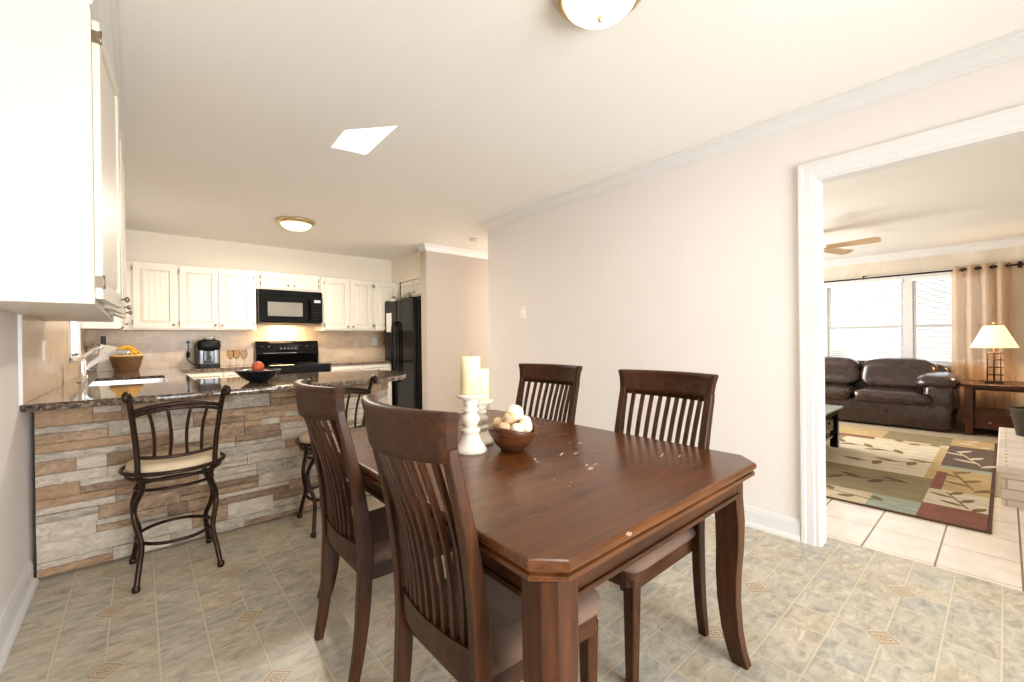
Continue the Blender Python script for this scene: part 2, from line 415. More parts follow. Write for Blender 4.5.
# ------------------------------------------------------------------ mesh helpers
class MB:
    def __init__(s): s.v = []; s.f = []; s.m = []; s.sm = []
    def add(s, verts, faces, m=0, smooth=False, T=None):
        o = len(s.v)
        for v in verts:
            v = Vector(v)
            s.v.append(tuple(T @ v) if T is not None else tuple(v))
        for f in faces:
            s.f.append(tuple(o + i for i in f)); s.m.append(m); s.sm.append(smooth)
        return s
    def box(s, x0, x1, y0, y1, z0, z1, m=0, T=None):
        v = [(x, y, z) for z in (z0, z1) for y in (y0, y1) for x in (x0, x1)]
        return s.add(v, [(0, 2, 3, 1), (4, 5, 7, 6), (0, 1, 5, 4), (2, 6, 7, 3), (0, 4, 6, 2), (1, 3, 7, 5)], m, False, T)
    def prism(s, poly, z0, z1, m=0, T=None, smooth=False, axis='z'):
        n = len(poly)
        def P(a, b, h): return {'z': (a, b, h), 'x': (h, a, b), 'y': (a, h, b)}[axis]
        v = [P(a, b, z0) for a, b in poly] + [P(a, b, z1) for a, b in poly]
        f = [(i, (i + 1) % n, n + (i + 1) % n, n + i) for i in range(n)]
        s.add(v, f, m, smooth, T)
        s.add(v, [tuple(range(n - 1, -1, -1)), tuple(range(n, 2 * n))], m, False, T)
        return s
    def loft(s, rings, m=0, closed=True, caps=True, smooth=True, T=None, loop=False):
        n = len(rings[0]); v = [p for r in rings for p in r]; f = []
        R = len(rings)
        for k in range(R if loop else R - 1):
            k2 = (k + 1) % R
            for i in range(n if closed else n - 1):
                j = (i + 1) % n
                f.append((k * n + i, k * n + j, k2 * n + j, k2 * n + i))
        s.add(v, f, m, smooth, T)
        if caps and closed and not loop:
            s.add(list(rings[0]), [tuple(range(n - 1, -1, -1))], m, False, T)
            s.add(list(rings[-1]), [tuple(range(n))], m, False, T)
        return s
    def lathe(s, prof, c=(0, 0, 0), n=24, m=0, smooth=True, T=None, caps=True):
        rings = [[(c[0] + r * cos(2 * pi * i / n), c[1] + r * sin(2 * pi * i / n), c[2] + z) for i in range(n)] for r, z in prof]
        return s.loft(rings, m, True, caps, smooth, T)
    def tube(s, pts, r, n=8, m=0, loop=False, T=None, caps=True):
        pts = [Vector(p) for p in pts]; N = len(pts)
        rr = r if isinstance(r, (list, tuple)) else [r] * N
        rings = []; up = None
        for i in range(N):
            if loop: t = (pts[(i + 1) % N] - pts[i - 1])
            else: t = pts[min(i + 1, N - 1)] - pts[max(i - 1, 0)]
            t.normalize()
            if up is None:
                a = Vector((0, 0, 1)) if abs(t.z) < .9 else Vector((1, 0, 0))
                up = (a - t * a.dot(t)).normalized()
            else:
                up = (up - t * up.dot(t))
                up = up.normalized() if up.length > 1e-6 else Vector((1, 0, 0))
            bi = t.cross(up)
            rings.append([tuple(pts[i] + (up * cos(2 * pi * k / n) + bi * sin(2 * pi * k / n)) * rr[i]) for k in range(n)])
        return s.loft(rings, m, True, caps, True, T, loop)
    def sweep(s, pts, w, t, side=(0, 1, 0), m=0, ch=0.0, T=None):
        """rectangular bar along pts; w = size along side axis, t = size across; scalars or lists; ch = chamfer"""
        pts = [Vector(p) for p in pts]; N = len(pts); sd = Vector(side)
        W = w if isinstance(w, (list, tuple)) else [w] * N; TT = t if isinstance(t, (list, tuple)) else [t] * N
        rings = []
        for i in range(N):
            d = (pts[min(i + 1, N - 1)] - pts[max(i - 1, 0)]).normalized()
            a = (sd - d * sd.dot(d)).normalized(); b = d.cross(a)
            hw, ht = W[i] / 2, TT[i] / 2; c = min(ch, hw * .8, ht * .8)
            if c: q = [(-hw + c, -ht), (hw - c, -ht), (hw, -ht + c), (hw, ht - c), (hw - c, ht), (-hw + c, ht), (-hw, ht - c), (-hw, -ht + c)]
            else: q = [(-hw, -ht), (hw, -ht), (hw, ht), (-hw, ht)]
            rings.append([tuple(pts[i] + a * x + b * y) for x, y in q])
        return s.loft(rings, m, True, True, False, T)
    def super(s, c, sz, e=.35, e2=None, n=24, k=14, m=0, T=None, fn=None):
        """superellipsoid cushion"""
        e2 = e2 or e
        def sg(v, p): return math.copysign(abs(v) ** p, v)
        rings = []
        for j in range(k + 1):
            ph = -pi / 2 + pi * j / k
            ring = []
            for i in range(n):
                th = 2 * pi * i / n
                x = sg(cos(ph), e) * sg(cos(th), e2); y = sg(cos(ph), e) * sg(sin(th), e2); z = sg(sin(ph), e)
                p = Vector((x * sz[0] / 2, y * sz[1] / 2, z * sz[2] / 2))
                if fn: p = fn(p, x, y, z)
                ring.append((c[0] + p.x, c[1] + p.y, c[2] + p.z))
            rings.append(ring)
        return s.loft(rings, m, True, False, True, T)
    def build(s, name, mats, parent=None, bevel=0, seg=2, origin=True, sub=0):
        if not isinstance(mats, (list, tuple)): mats = [mats]
        me = bpy.data.meshes.new(name)
        off = Vector((0, 0, 0))
        if parent is None and origin:
            xs = [v[0] for v in s.v]; ys = [v[1] for v in s.v]; zs = [v[2] for v in s.v]
            off = Vector(((min(xs) + max(xs)) / 2, (min(ys) + max(ys)) / 2, min(zs)))
        me.from_pydata([tuple(Vector(v) - off) for v in s.v], [], s.f)
        for mt in mats: me.materials.append(mt)
        me.polygons.foreach_set('material_index', s.m); me.polygons.foreach_set('use_smooth', s.sm)
        me.update()
        import bmesh
        b = bmesh.new(); b.from_mesh(me)
        bmesh.ops.remove_doubles(b, verts=b.verts, dist=1e-5)
        bmesh.ops.recalc_face_normals(b, faces=b.faces); b.to_mesh(me); b.free()
        o = bpy.data.objects.new(name, me); COL.objects.link(o)
        o.location = off
        if parent is not None: o.parent = parent
        if sub:
            md = o.modifiers.new('subdivision', 'SUBSURF'); md.levels = sub; md.render_levels = sub
        if bevel:
            md = o.modifiers.new('bevel', 'BEVEL'); md.width = bevel; md.segments = seg; md.limit_method = 'ANGLE'; md.angle_limit = radians(40)
        return o

def tag(o, label, cat, group=None, kind=None):
    o['label'] = label; o['category'] = cat
    if group: o['group'] = group
    if kind: o['kind'] = kind
    return o
def thing(name, label, cat, loc=(0, 0, 0), rz=0, group=None):
    o = bpy.data.objects.new(name, None); COL.objects.link(o)
    o.empty_display_size = .05
    o.location = loc; o.rotation_euler = (0, 0, rz)
    return tag(o, label, cat, group)
def struct(o, label=None):
    o['kind'] = 'structure'
    if label: o['label'] = label
    return o
def copy_tree(o, parent=None):
    c = o.copy(); COL.objects.link(c)
    if parent is not None: c.parent = parent
    for ch in list(o.children): copy_tree(ch, c)
    return c
def spline(pts, n=8, closed=False):
    P = [Vector(p) for p in pts]; out = []; N = len(P)
    for i in range(N if closed else N - 1):
        if closed: a, b, c, d = P[i - 1], P[i], P[(i + 1) % N], P[(i + 2) % N]
        else: a, b, c, d = P[max(i - 1, 0)], P[i], P[i + 1], P[min(i + 2, N - 1)]
        for k in range(n):
            t = k / n
            out.append(.5 * ((2 * b) + (c - a) * t + (2 * a - 5 * b + 4 * c - d) * t * t + (3 * b - a - 3 * c + d) * t ** 3))
    if not closed: out.append(P[-1])
    return out
rnd = random.Random(7)

# ================================================================== THE ROOM
CE = 2.50         # kitchen/dining ceiling
LX = -.425         # left wall
RX = 2.93         # right wall
BY = 6.50         # back wall of the kitchen
FY = -2.6         # wall behind the photographer
struct(MB().box(LX - .1, 3.10, FY - .1, 5.2, -.06, 0).box(LX - .1, 3.75, 5.2, BY + .1, -.06, 0).box(3.10, 5.0, 3.75, 5.2, -.06, 0).build('floor', M['vinyl'], origin=False))
struct(MB().box(3.10, 4.75, -2.7, 3.70, -.06, 0).build('floor_living_tile', M['ctile'], origin=False))
struct(MB().box(4.75, 8.7, -2.7, 3.70, -.06, .004).build('floor_living_carpet', M['carpet'], origin=False))
struct(MB().box(LX - .1, 5.0, FY - .1, BY + .1, CE, CE + .06).build('ceiling', M['ceiling'], origin=False))
LC = 2.42
struct(MB().box(3.0, 8.7, -2.7, 3.70, LC, LC + .06).build('ceiling_living', M['ceiling'], origin=False))
# left wall with the window over the sink
W1 = (4.98, 5.70, 1.10, 1.95)
struct(MB().box(LX - .12, LX, FY, W1[0], 0, CE).box(LX - .12, LX, W1[1], BY, 0, CE).box(LX - .12, LX, W1[0], W1[1], 0, W1[2]).box(LX - .12, LX, W1[0], W1[1], W1[3], CE).build('wall_left', M['wall'], origin=False))
struct(MB().box(LX - .12, 3.75, BY, BY + .12, 0, CE).build('wall_back', M['kwall'], origin=False))
# right wall: cased opening y -1.20..0.68, solid to 3.75
OY0, OY1, OZ = -1.20, .695, 2.10; RT = .085
struct(MB().box(RX, RX + RT, OY1, 3.75, 0, CE).box(RX, RX + RT, OY0, OY1, OZ, CE).box(RX, RX + RT, FY, OY0, 0, CE).build('wall_right', M['wall'], origin=False))
# hall: far side wall, stub beside the refrigerator, alcove walls, soffit over the refrigerator
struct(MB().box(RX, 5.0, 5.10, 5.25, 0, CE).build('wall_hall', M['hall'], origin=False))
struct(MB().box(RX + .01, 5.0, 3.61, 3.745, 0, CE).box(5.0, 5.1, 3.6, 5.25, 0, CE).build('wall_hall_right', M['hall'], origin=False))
struct(MB().box(3.62, 3.75, 5.25, BY, 0, CE).build('wall_alcove', M['kwall'], origin=False))
struct(MB().box(3.10, 3.62, 5.25, BY, 2.12, CE).build('wall_soffit', M['kwall'], origin=False))
# wall behind the photographer with a patio door opening
struct(MB().box(LX - .12, -.1, FY - .12, FY, 0, CE).box(2.4, RX + .14, FY - .12, FY, 0, CE).box(-.1, 2.4, FY - .12, FY, 2.2, CE).build('wall_front', M['wall'], origin=False))
pd = struct(MB().box(-.1, -.03, FY - .10, FY - .02, 0, 2.2).box(2.33, 2.4, FY - .10, FY - .02, 0, 2.2).box(-.03, 2.33, FY - .10, FY - .02, 2.13, 2.2).box(-.03, 2.33, FY - .10, FY - .02, 0, .06).box(1.11, 1.19, FY - .10, FY - .02, .06, 2.13).build('door_1', M['trim'], origin=False))
MB().box(-.03, 1.11, FY - .065, FY - .055, .06, 2.13).box(1.19, 2.33, FY - .065, FY - .055, .06, 2.13).build('pane', M['pane'], pd)

# crown moulding profile, swept along a path in the horizontal plane
def crown_path(pts, top, size=.085, closed=False):
    """pts: list of (x,y) wall corners; the moulding sits to the left of the travel direction"""
    prof = [(0, -size), (.006, -size), (.010, -size * .86), (.022, -size * .78), (.032, -size * .52), (.050, -size * .30), (.062, -size * .24), (.066, -size * .10), (.078, -size * .06), (.078, 0), (0, 0)]
    P = [Vector((x, y, 0)) for x, y in pts]; rings = []
    for i, p in enumerate(P):
        d1 = (P[i] - P[i - 1]).normalized() if i > 0 else (P[1] - P[0]).normalized()
        d2 = (P[i + 1] - P[i]).normalized() if i < len(P) - 1 else d1
        n1 = Vector((-d1.y, d1.x, 0)); n2 = Vector((-d2.y, d2.x, 0))
        b = (n1 + n2).normalized(); k = 1 / max(.3, b.dot(n1))
        rings.append([tuple(p + b * (a * k) + Vector((0, 0, top + z))) for a, z in prof])
    mb = MB(); mb.loft(rings, 0, True, True, False)
    return mb
struct(crown_path([(RX, FY), (RX, 3.75), (5.0, 3.75)], CE).build('trim_1', M['trim'], origin=False))
# crown on the hall wall returning round the stub (moulding on the camera side)
def crown_right(pts, top, size=.085):
    return crown_path(list(reversed(pts)), top, size)
struct(crown_right([(RX, 5.25), (RX, 5.10), (5.0, 5.10)], CE).build('trim_2', M['trim'], origin=False))
struct(crown_path([(8.5, -2.6), (8.5, 3.6)], LC, .10).build('trim_3', M['trim'], origin=False))

# baseboards
def baseboard(name, x0, y0, x1, y1, nx, ny, h=.125):
    prof = [(0, 0), (.034, 0), (.034, .012), (.028, .024), (.016, .028), (.015, h - .03), (.011, h - .016), (.008, h - .004), (0, h)]
    r = []
    for (x, y) in ((x0, y0), (x1, y1)):
        r.append([(x + nx * a, y + ny * a, z) for a, z in prof])
    return struct(MB().loft(r, 0, True, True, False).build(name, M['trim'], origin=False))
baseboard('baseboard_right', RX, .795, RX, 3.75, -1, 0)
baseboard('baseboard_left', LX, FY, LX, 3.225, 1, 0)
baseboard('baseboard_hall', RX, 5.10, 5.0, 5.10, 0, -1)
baseboard('baseboard_living', 8.5, -2.6, 8.5, 3.6, -1, 0, .11)

# casing round the opening
cp = [(0, 0), (.011, 0), (.014, .008), (.014, .026), (.018, .031), (.018, .068), (.023, .075), (.023, .092), (.017, .098), (0, .098)]
mb = MB()
mb.loft([[(RX - t, OY1 + w, z) for t, w in cp] for z in (0, OZ)] + [[(RX - t, OY1 + w, OZ + w) for t, w in cp]], 0, True, True, False)
mb.loft([[(RX - t, OY1 + w, OZ + w) for t, w in cp], [(RX - t, OY0 - w, OZ + w) for t, w in cp]], 0, True, True, False)
mb.loft([[(RX - t, OY0 - w, z) for t, w in cp] for z in (0, OZ)] + [[(RX - t, OY0 - w, OZ + w) for t, w in cp]], 0, True, True, False)
mb.box(RX - .004, RX + RT + .004, OY1 - .003, OY1 + .002, 0, OZ).box(RX - .004, RX + RT + .004, OY0 - .002, OY0 + .012, 0, OZ).box(RX - .004, RX + RT + .004, OY0, OY1, OZ - .012, OZ + .002)
struct(mb.build('trim_4', M['trim'], origin=False))

# ------------------------------------------------------------------ living room shell
WY0, WY1, WZ0, WZ1 = .10, 1.90, .80, 2.03      # big window in the far wall x = 8.5
struct(MB().box(8.5, 8.62, -2.7, WY0, 0, LC).box(8.5, 8.62, WY1, 3.7, 0, LC).box(8.5, 8.62, WY0, WY1, 0, WZ0).box(8.5, 8.62, WY0, WY1, WZ1, LC).build('wall_living_back', M['livwall'], origin=False))
struct(MB().box(3.0, 3.9, 3.5, 3.6, 0, LC).box(7.3, 8.62, 3.5, 3.6, 0, LC).box(3.9, 7.3, 3.5, 3.6, 0, .55).box(3.9, 7.3, 3.5, 3.6, 2.2, LC).build('wall_living_left', M['livwall'], origin=False))
struct(MB().box(3.0, 8.62, -2.7, -2.6, 0, LC).build('wall_living_right', M['livwall'], origin=False))
# window: frames, mullion, panes
wd = MB(); X = 8.52
def frame(mb, y0, y1, z0, z1, t=.045, x0=8.50, x1=8.56):
    mb.box(x0, x1, y0, y0 + t, z0, z1).box(x0, x1, y1 - t, y1, z0, z1).box(x0, x1, y0 + t, y1 - t, z0, z0 + t).box(x0, x1, y0 + t, y1 - t, z1 - t, z1)
win = MB(); win.box(8.47, 8.50, WY0 - .07, WY1 + .07, WZ1, WZ1 + .08).box(8.46, 8.52, WY0 - .08, WY1 + .08, WZ0 - .04, WZ0).box(8.47, 8.50, WY0 - .07, WY0, WZ0, WZ1).box(8.47, 8.50, WY1, WY1 + .07, WZ0, WZ1)
ym = .93
win.box(8.47, 8.56, ym - .05, ym + .05, WZ0, WZ1)
w1 = struct(win.build('window_1', M['trim'], origin=False))
for (a, b_) in ((WY0, ym - .05), (ym + .05, WY1)):
    sm = MB(); frame(sm, a, b_, WZ0, 1.36, .034, 8.52, 8.55); frame(sm, a, b_, 1.32, WZ1, .034, 8.555, 8.585)
    sm.build('sash', M['trim'], w1)
    MB().box(8.533, 8.537, a + .05, b_ - .05, WZ0 + .05, 1.31).box(8.568, 8.572, a + .05, b_ - .05, 1.37, WZ1 - .05).build('pane', M['pane'], w1)
# blinds: one set per sash opening, slats open
for i, (a, b_) in enumerate(((WY0 + .002, ym - .052), (ym + .052, WY1 - .002))):
    t = thing('window_blind', ('white slatted blind over the window half nearest the curtain', 'white slatted blind over the window half above the left sofa cushion')[i], 'blind', (8.485, (a + b_) / 2, WZ0), 0, 'blinds of the living room window')
    w = (b_ - a) / 2
    MB().box(-.028, .018, -w, w, WZ1 - WZ0 - .05, WZ1 - WZ0).build('headrail', M['white'], t)
    sl = MB(); z = WZ1 - WZ0 - .07
    while z > (.04 if i else .04):
        sl.loft([[(-.014, yy, z - .012), (0, yy, z + .003), (.012, yy, z + .014), (.0125, yy, z + .0125), (0, yy, z + .0015), (-.014, yy, z - .0135)] for yy in (-w, w)], 0, True, True, False)
        z -= .034
    sl.build('slat', M['blind'], t)['kind'] = 'stuff'
    MB().tube([(-.0, -w * .6, .02), (-.0, -w * .6, WZ1 - WZ0 - .05)], .0015, 5).tube([(0, w * .6, .02), (0, w * .6, WZ1 - WZ0 - .05)], .0015, 5).build('cord', M['white'], t)
# outside: yard, a neighbour's wall far off, a shrub
struct(MB().box(-30, 60, -40, 40, -.5, -.4).build('ground', M['yard'], origin=False))
sh = MB()
for k in range(60):
    a = rnd.uniform(0, 2 * pi); r = rnd.uniform(0, .42); z = rnd.uniform(.25, 1.3)
    rr = rnd.uniform(.10, .17)
    sh.super((11.2 + r * cos(a), 2.62 + r * sin(a), -.4 + z), (rr * 2, rr * 2, rr * 1.7), 1, 1, 8, 6)
sh.box(11.17, 11.23, 2.59, 2.65, -.4, .2)
tag(sh.build('shrub', M['shrub']), 'green shrub outside the left window pane', 'shrub')

# ------------------------------------------------------------------ kitchen window and backsplash
wk = MB()
y0, y1, z0, z1 = W1
wk.box(LX - .02, LX + .018, y0 - .06, y0, z0 - .05, z1 + .06).box(LX - .02, LX + .018, y1, y1 + .04, z0 - .05, z1 + .06).box(LX - .02, LX + .018, y0, y1, z1, z1 + .06).box(LX - .10, LX + .03, y0 - .06, y1 + .04, z0 - .03, z0)
wk.box(LX - .10, LX - .06, y0, y0 + .04, z0, z1).box(LX - .10, LX - .06, y1 - .04, y1, z0, z1).box(LX - .10, LX - .06, y0, y1, 1.5, 1.54)
w2 = struct(wk.build('window_2', M['trim'], origin=False))
MB().box(LX - .085, LX - .08, y0 + .04, y1 - .04, z0, z1).build('pane', M['pane'], w2)
t = thing('window_blind', 'closed white blind in the small window beyond the sink', 'blind', (LX + .004, (y0 + y1) / 2, z0 + .002))
hw_ = (y1 - y0) / 2 - .004
MB().box(-.012, .014, -hw_, hw_, z1 - z0 - .045, z1 - z0 - .004).build('headrail', M['white'], t)
sl = MB(); z = z1 - z0 - .065
while z > .01:
    sl.loft([[(-.004, yy, z + .020), (.006, yy, z + .001), (.007, yy, z), (-.005, yy, z + .018)] for yy in (-hw_, hw_)], 0, True, True, False)
    z -= .019
sl.build('slat', M['blind'], t)['kind'] = 'stuff'
bs = MB()
bs.box(LX, LX + .010, 3.06, W1[0] - .06, .92, 1.40).box(LX, LX + .010, W1[0] - .06, W1[1] + .04, .92, W1[2] - .05).box(LX, LX + .010, W1[1] + .04, BY, .92, 1.40)
struct(bs.build('trim_6', M['trav'], origin=False))
struct(MB().box(LX + .01, 3.1, BY - .010, BY, .92, 1.46).build('trim_7', M['trav'], origin=False))
struct(MB().box(LX, LX + .013, 3.045, 3.062, .92, 1.365).build('trim_8', M['trim'], origin=False))

# ================================================================== PENINSULA AND COUNTERS
tag(MB().box(-.40, 1.42, 3.275, 3.95, 0, .87).prism([(1.42, 3.275), (1.56, 3.40), (1.56, 3.95), (1.42, 3.95)], 0, .87).build('peninsula_cabinet', M['cab'], origin=True), 'white cabinet block behind the stone face of the peninsula', 'cabinet')
# ledge-stone veneer: individual stones modelled in one panel
def veneer(mb, x0, x1, T):
    z = .012; H = .87; r = random.Random(21)
    while z < H - .01:
        h = r.choice([.058, .070, .088, .098, .078]);
        if z + h > H - .03: h = H - z
        x = x0
        while x < x1 - .001:
            L = r.choice([.11, .16, .21, .27, .33, .40]) * r.uniform(.85, 1.15)
            if x + L > x1 - .08: L = x1 - x
            k = r.choices([0, 1, 2, 3, 4], [24, 32, 24, 9, 11])[0]
            d = r.uniform(.012, .034); g = .0012
            split = h > .065 and r.random() < .42
            fs = r.uniform(.4, .6); zz = [(z, z + h)] if not split else [(z, z + h * fs), (z + h * fs, z + h)]
            for (za, zb) in zz:
                kk = k if not split else r.randrange(5)
                nx = max(4, int(L / .022)); nz = 4
                # front face with a rough relief
                P = []
                for j in range(nz + 1):
                    for i in range(nx + 1):
                        e = (i in (0, nx)) or (j in (0, nz))
                        P.append((x + g + (L - 2 * g) * i / nx, -(d - (.005 if e else 0) + r.uniform(-.0032, .0032)), za + g + (zb - za - 2 * g) * j / nz))
                F = [(j * (nx + 1) + i, j * (nx + 1) + i + 1, (j + 1) * (nx + 1) + i + 1, (j + 1) * (nx + 1) + i) for j in range(nz) for i in range(nx)]
                # rim back to the wall
                rim = [i for i in range(nx + 1)] + [j * (nx + 1) + nx for j in range(1, nz + 1)] + [nz * (nx + 1) + i for i in range(nx - 1, -1, -1)] + [j * (nx + 1) for j in range(nz - 1, 0, -1)]
                n0 = len(P)
                for q in rim: P.append((P[q][0], 0, P[q][2]))
                for q in range(len(rim)):
                    q2 = (q + 1) % len(rim); F.append((rim[q], n0 + q, n0 + q2, rim[q2]))
                mb.add(P, F, kk, False, T)
            x += L
        z += h
v = MB()
veneer(v, -.402, 1.42, Matrix.Translation((0, 3.265, 0)))
v2 = MB(); a_ = math.atan2(.125, .14)
veneer(v, 0, .185, Matrix.Translation((1.42, 3.265, 0)) @ Matrix.Rotation(a_, 4, 'Z'))
v.box(-.402, 1.42, 3.262, 3.275, 0, .87, 5)
v.prism([(1.42, 3.262), (1.57, 3.395), (1.56, 3.40), (1.42, 3.275)], 0, .87, 5)
struct_v = tag(v.build('stone_veneer', STONES + [M['grout']]), 'ledge stone facing of tan and cream blocks under the granite peninsula', 'stone facing')

def granite_slab(poly, z0, z1):
    """slab with eased edge from an outline"""
    n = len(poly); P = [Vector((x, y, 0)) for x, y in poly]
    area = sum(P[i].x * P[(i + 1) % n].y - P[(i + 1) % n].x * P[i].y for i in range(n))
    s_ = 1 if area > 0 else -1
    def inset(d):
        out = []
        for i in range(n):
            d1 = (P[i] - P[i - 1]).normalized(); d2 = (P[(i + 1) % n] - P[i]).normalized()
            n1 = Vector((-d1.y, d1.x, 0)) * s_; n2 = Vector((-d2.y, d2.x, 0)) * s_
            b = (n1 + n2).normalized(); k = 1 / max(.35, b.dot(n1))
            out.append(P[i] + b * d * k)
        return out
    h = z1 - z0; rings = []
    for d, z in ((.010, z0), (.002, z0 + .006), (0, z0 + h * .35), (0, z0 + h * .65), (.002, z1 - .007), (.006, z1 - .002), (.012, z1)):
        rings.append([(p.x, p.y, z) for p in inset(d)])
    mb = MB(); mb.loft(rings, 0, True, True, True)
    return mb
outer = [(-.422, 3.055), (.1, 3.062), (.6, 3.072), (1.0, 3.082)] + [(p.x, p.y) for p in spline([(1.12, 3.09, 0), (1.40, 3.14, 0), (1.64, 3.27, 0), (1.78, 3.48, 0), (1.84, 3.76, 0), (1.80, 4.04, 0), (1.69, 4.20, 0), (1.58, 4.25, 0)], 4)]
outer += [(1.20, 4.22), (.72, 4.205), (.33, 4.20)]
# sink cut-out sits in the left run: x -.24..0.16, y 4.38..5.15
mb = granite_slab(outer + [(.33, 4.04), (-.422, 4.04)], .882, .92)
SX0, SX1, SY0, SY1 = -.26, .17, 4.06, 4.99
mb.box(-.422, .33, 4.03, SY0, .895, .92).box(-.422, SX0, SY0, SY1, .895, .92).box(SX1, .33, SY0, SY1, .895, .92).box(-.422, .33, SY1, BY - .005, .895, .92)
mb.box(.33, 1.14, 5.87, BY - .005, .882, .92)
tag(mb.build('granite_countertop', M['granite'], bevel=0), 'polished brown granite countertop with rounded peninsula end and left run to the wall', 'countertop')
tag(MB().box(1.925, 2.80, 5.87, BY - .015, .882, .92).build('granite_countertop', M['granite'], bevel=.004), 'short granite countertop between the black range and the refrigerator', 'countertop')
# strip of dark underlay below the overhang
# base cabinets
def panel_door(name, parent, x0, x1, z0, z1, yf, knob=None, hinge=None, bead=True, th=.02):
    """raised-panel door, front face at y = yf - th (facing -y), local coordinates"""
    w, h = x1 - x0, z1 - z0; st = min(.058, w * .18, h * .25)
    mb = MB()
    yo = yf - th
    # stiles and rails
    mb.box(x0, x0 + st, yo, yf, z0, z1).box(x1 - st, x1, yo, yf, z0, z1).box(x0 + st, x1 - st, yo, yf, z0, z0 + st).box(x0 + st, x1 - st, yo, yf, z1 - st, z1)
    mb.box(x0 + st, x1 - st, yf - .006, yf - .001, z0 + st, z1 - st, 1)
    # raised field with bevelled border and bead grooves
    a0, a1, c0, c1 = x0 + st + .006, x1 - st - .006, z0 + st + .006, z1 - st - .006
    bv = min(.022, (a1 - a0) * .25, (c1 - c0) * .25)
    mb.add([(a0, yf - .006, c0), (a1, yf - .006, c0), (a1, yf - .006, c1), (a0, yf - .006, c1), (a0 + bv, yf - .015, c0 + bv), (a1 - bv, yf - .015, c0 + bv), (a1 - bv, yf - .015, c1 - bv), (a0 + bv, yf - .015, c1 - bv)],
           [(0, 1, 5, 4), (1, 2, 6, 5), (2, 3, 7, 6), (3, 0, 4, 7)], 0)
    b0, b1 = a0 + bv, a1 - bv
    n = max(1, int(round((b1 - b0) / .045))) if bead else 1
    wv = (b1 - b0) / n
    for i in range(n):
        u0, u1 = b0 + i * wv, b0 + (i + 1) * wv; gq = .0035 if bead else 0
        mb.add([(u0, yf - .015, c0 + bv), (u1 - gq, yf - .015, c0 + bv), (u1 - gq, yf - .015, c1 - bv), (u0, yf - .015, c1 - bv)], [(0, 1, 2, 3)], 0)
        if gq: mb.add([(u1 - gq, yf - .0149, c0 + bv), (u1, yf - .0149, c0 + bv), (u1, yf - .0149, c1 - bv), (u1 - gq, yf - .0149, c1 - bv)], [(0, 1, 2, 3)], 1)
    d = mb.build(name, [M['cab'], M['cabin']], parent)
    if knob:
        kx, kz = knob
        MB().lathe([(.004, 0), (.004, .010), (.012, .016), (.014, .022), (.010, .028), (.003, .030)], T=Matrix.Translation((kx, yo, kz)) @ Matrix.Rotation(radians(90), 4, 'X'), n=12).build('knob', M['nickel'], d)
    if hinge is not None:
        for hz in (z0 + .06, z1 - .06) if h > .3 else (z0 + .05, z1 - .05):
            MB().box(hinge - .005, hinge + .005, yo - .004, yf + .001, hz - .020, hz + .020).lathe([(.004, -.024), (.004, .024)], (hinge, yo - .004, hz), 8).build('hinge', M['nickel'], d)
    return d

def base_cab(x0, x1, ndoors, label, group=None, loc=(0, 0, 0), rz=0, drawers=True):
    t = thing('base_cabinet', label, 'cabinet', loc, rz, group)
    MB().box(x0, x1, 0, .60, .10, .88).box(x0 + .0, x1, .07, .60, 0, .10).build('body', M['cab'], t)
    w = (x1 - x0) / ndoors
    for i in range(ndoors):
        a, b_ = x0 + i * w + .008, x0 + (i + 1) * w - .008
        if drawers:
            d = panel_door('drawer', t, a, b_, .73, .865, 0, ((a + b_) / 2, .80), None, False)
        panel_door('door', t, a, b_, .12, .71 if drawers else .865, 0, (b_ - .035, .66), None)
    return t
base_cab(0, .80, 2, 'white base cabinet under the coffee maker, left of the black range', loc=(.335, 5.895, 0))
base_cab(0, .86, 2, 'white base cabinet between the black range and the refrigerator', loc=(1.93, 5.895, 0))
# left run under the sink: body only seen from above
t = thing('base_cabinet', 'white sink base cabinet along the left wall under the window', 'cabinet', (-.42, 3.955, 0))
MB().box(0, .745, .005, .07, 0, .88).box(0, .745, 1.06, 2.50, 0, .88).box(0, .745, .07, 1.06, 0, .70).build('body', M['cab'], t)

# sink
sk = MB(); r1 = .0
zb = .73
sk.loft([[(x, y, z) for x, y in ((SX0 - .012 + i_, SY0 - .012 + i_), (SX1 + .012 - i_, SY0 - .012 + i_), (SX1 + .012 - i_, SY1 + .012 - i_), (SX0 - .012 + i_, SY1 + .012 - i_))] for i_, z in ((0, .894), (.012, .894), (.022, .74), (.05, zb), (.16, zb - .002))], 0, True, False, False)
sk.add([(SX0 + .148, SY0 + .148, zb - .002), (SX1 - .148, SY0 + .148, zb - .002), (SX1 - .148, SY1 - .148, zb - .002), (SX0 + .148, SY1 - .148, zb - .002)], [(0, 1, 2, 3)], 0)
t = thing('kitchen_sink', 'undermount stainless steel sink set in the granite below the window', 'sink', ((SX0 + SX1) / 2, (SY0 + SY1) / 2, .73))
o = sk.build('basin', M['steel'], t); o.location = (-(SX0 + SX1) / 2, -(SY0 + SY1) / 2, -.73)
MB().lathe([(.0, .0), (.04, .0), (.044, .003), (.03, .004), (.01, .002)], (0, 0, .001), 16).build('drain', M['chrome'], t)

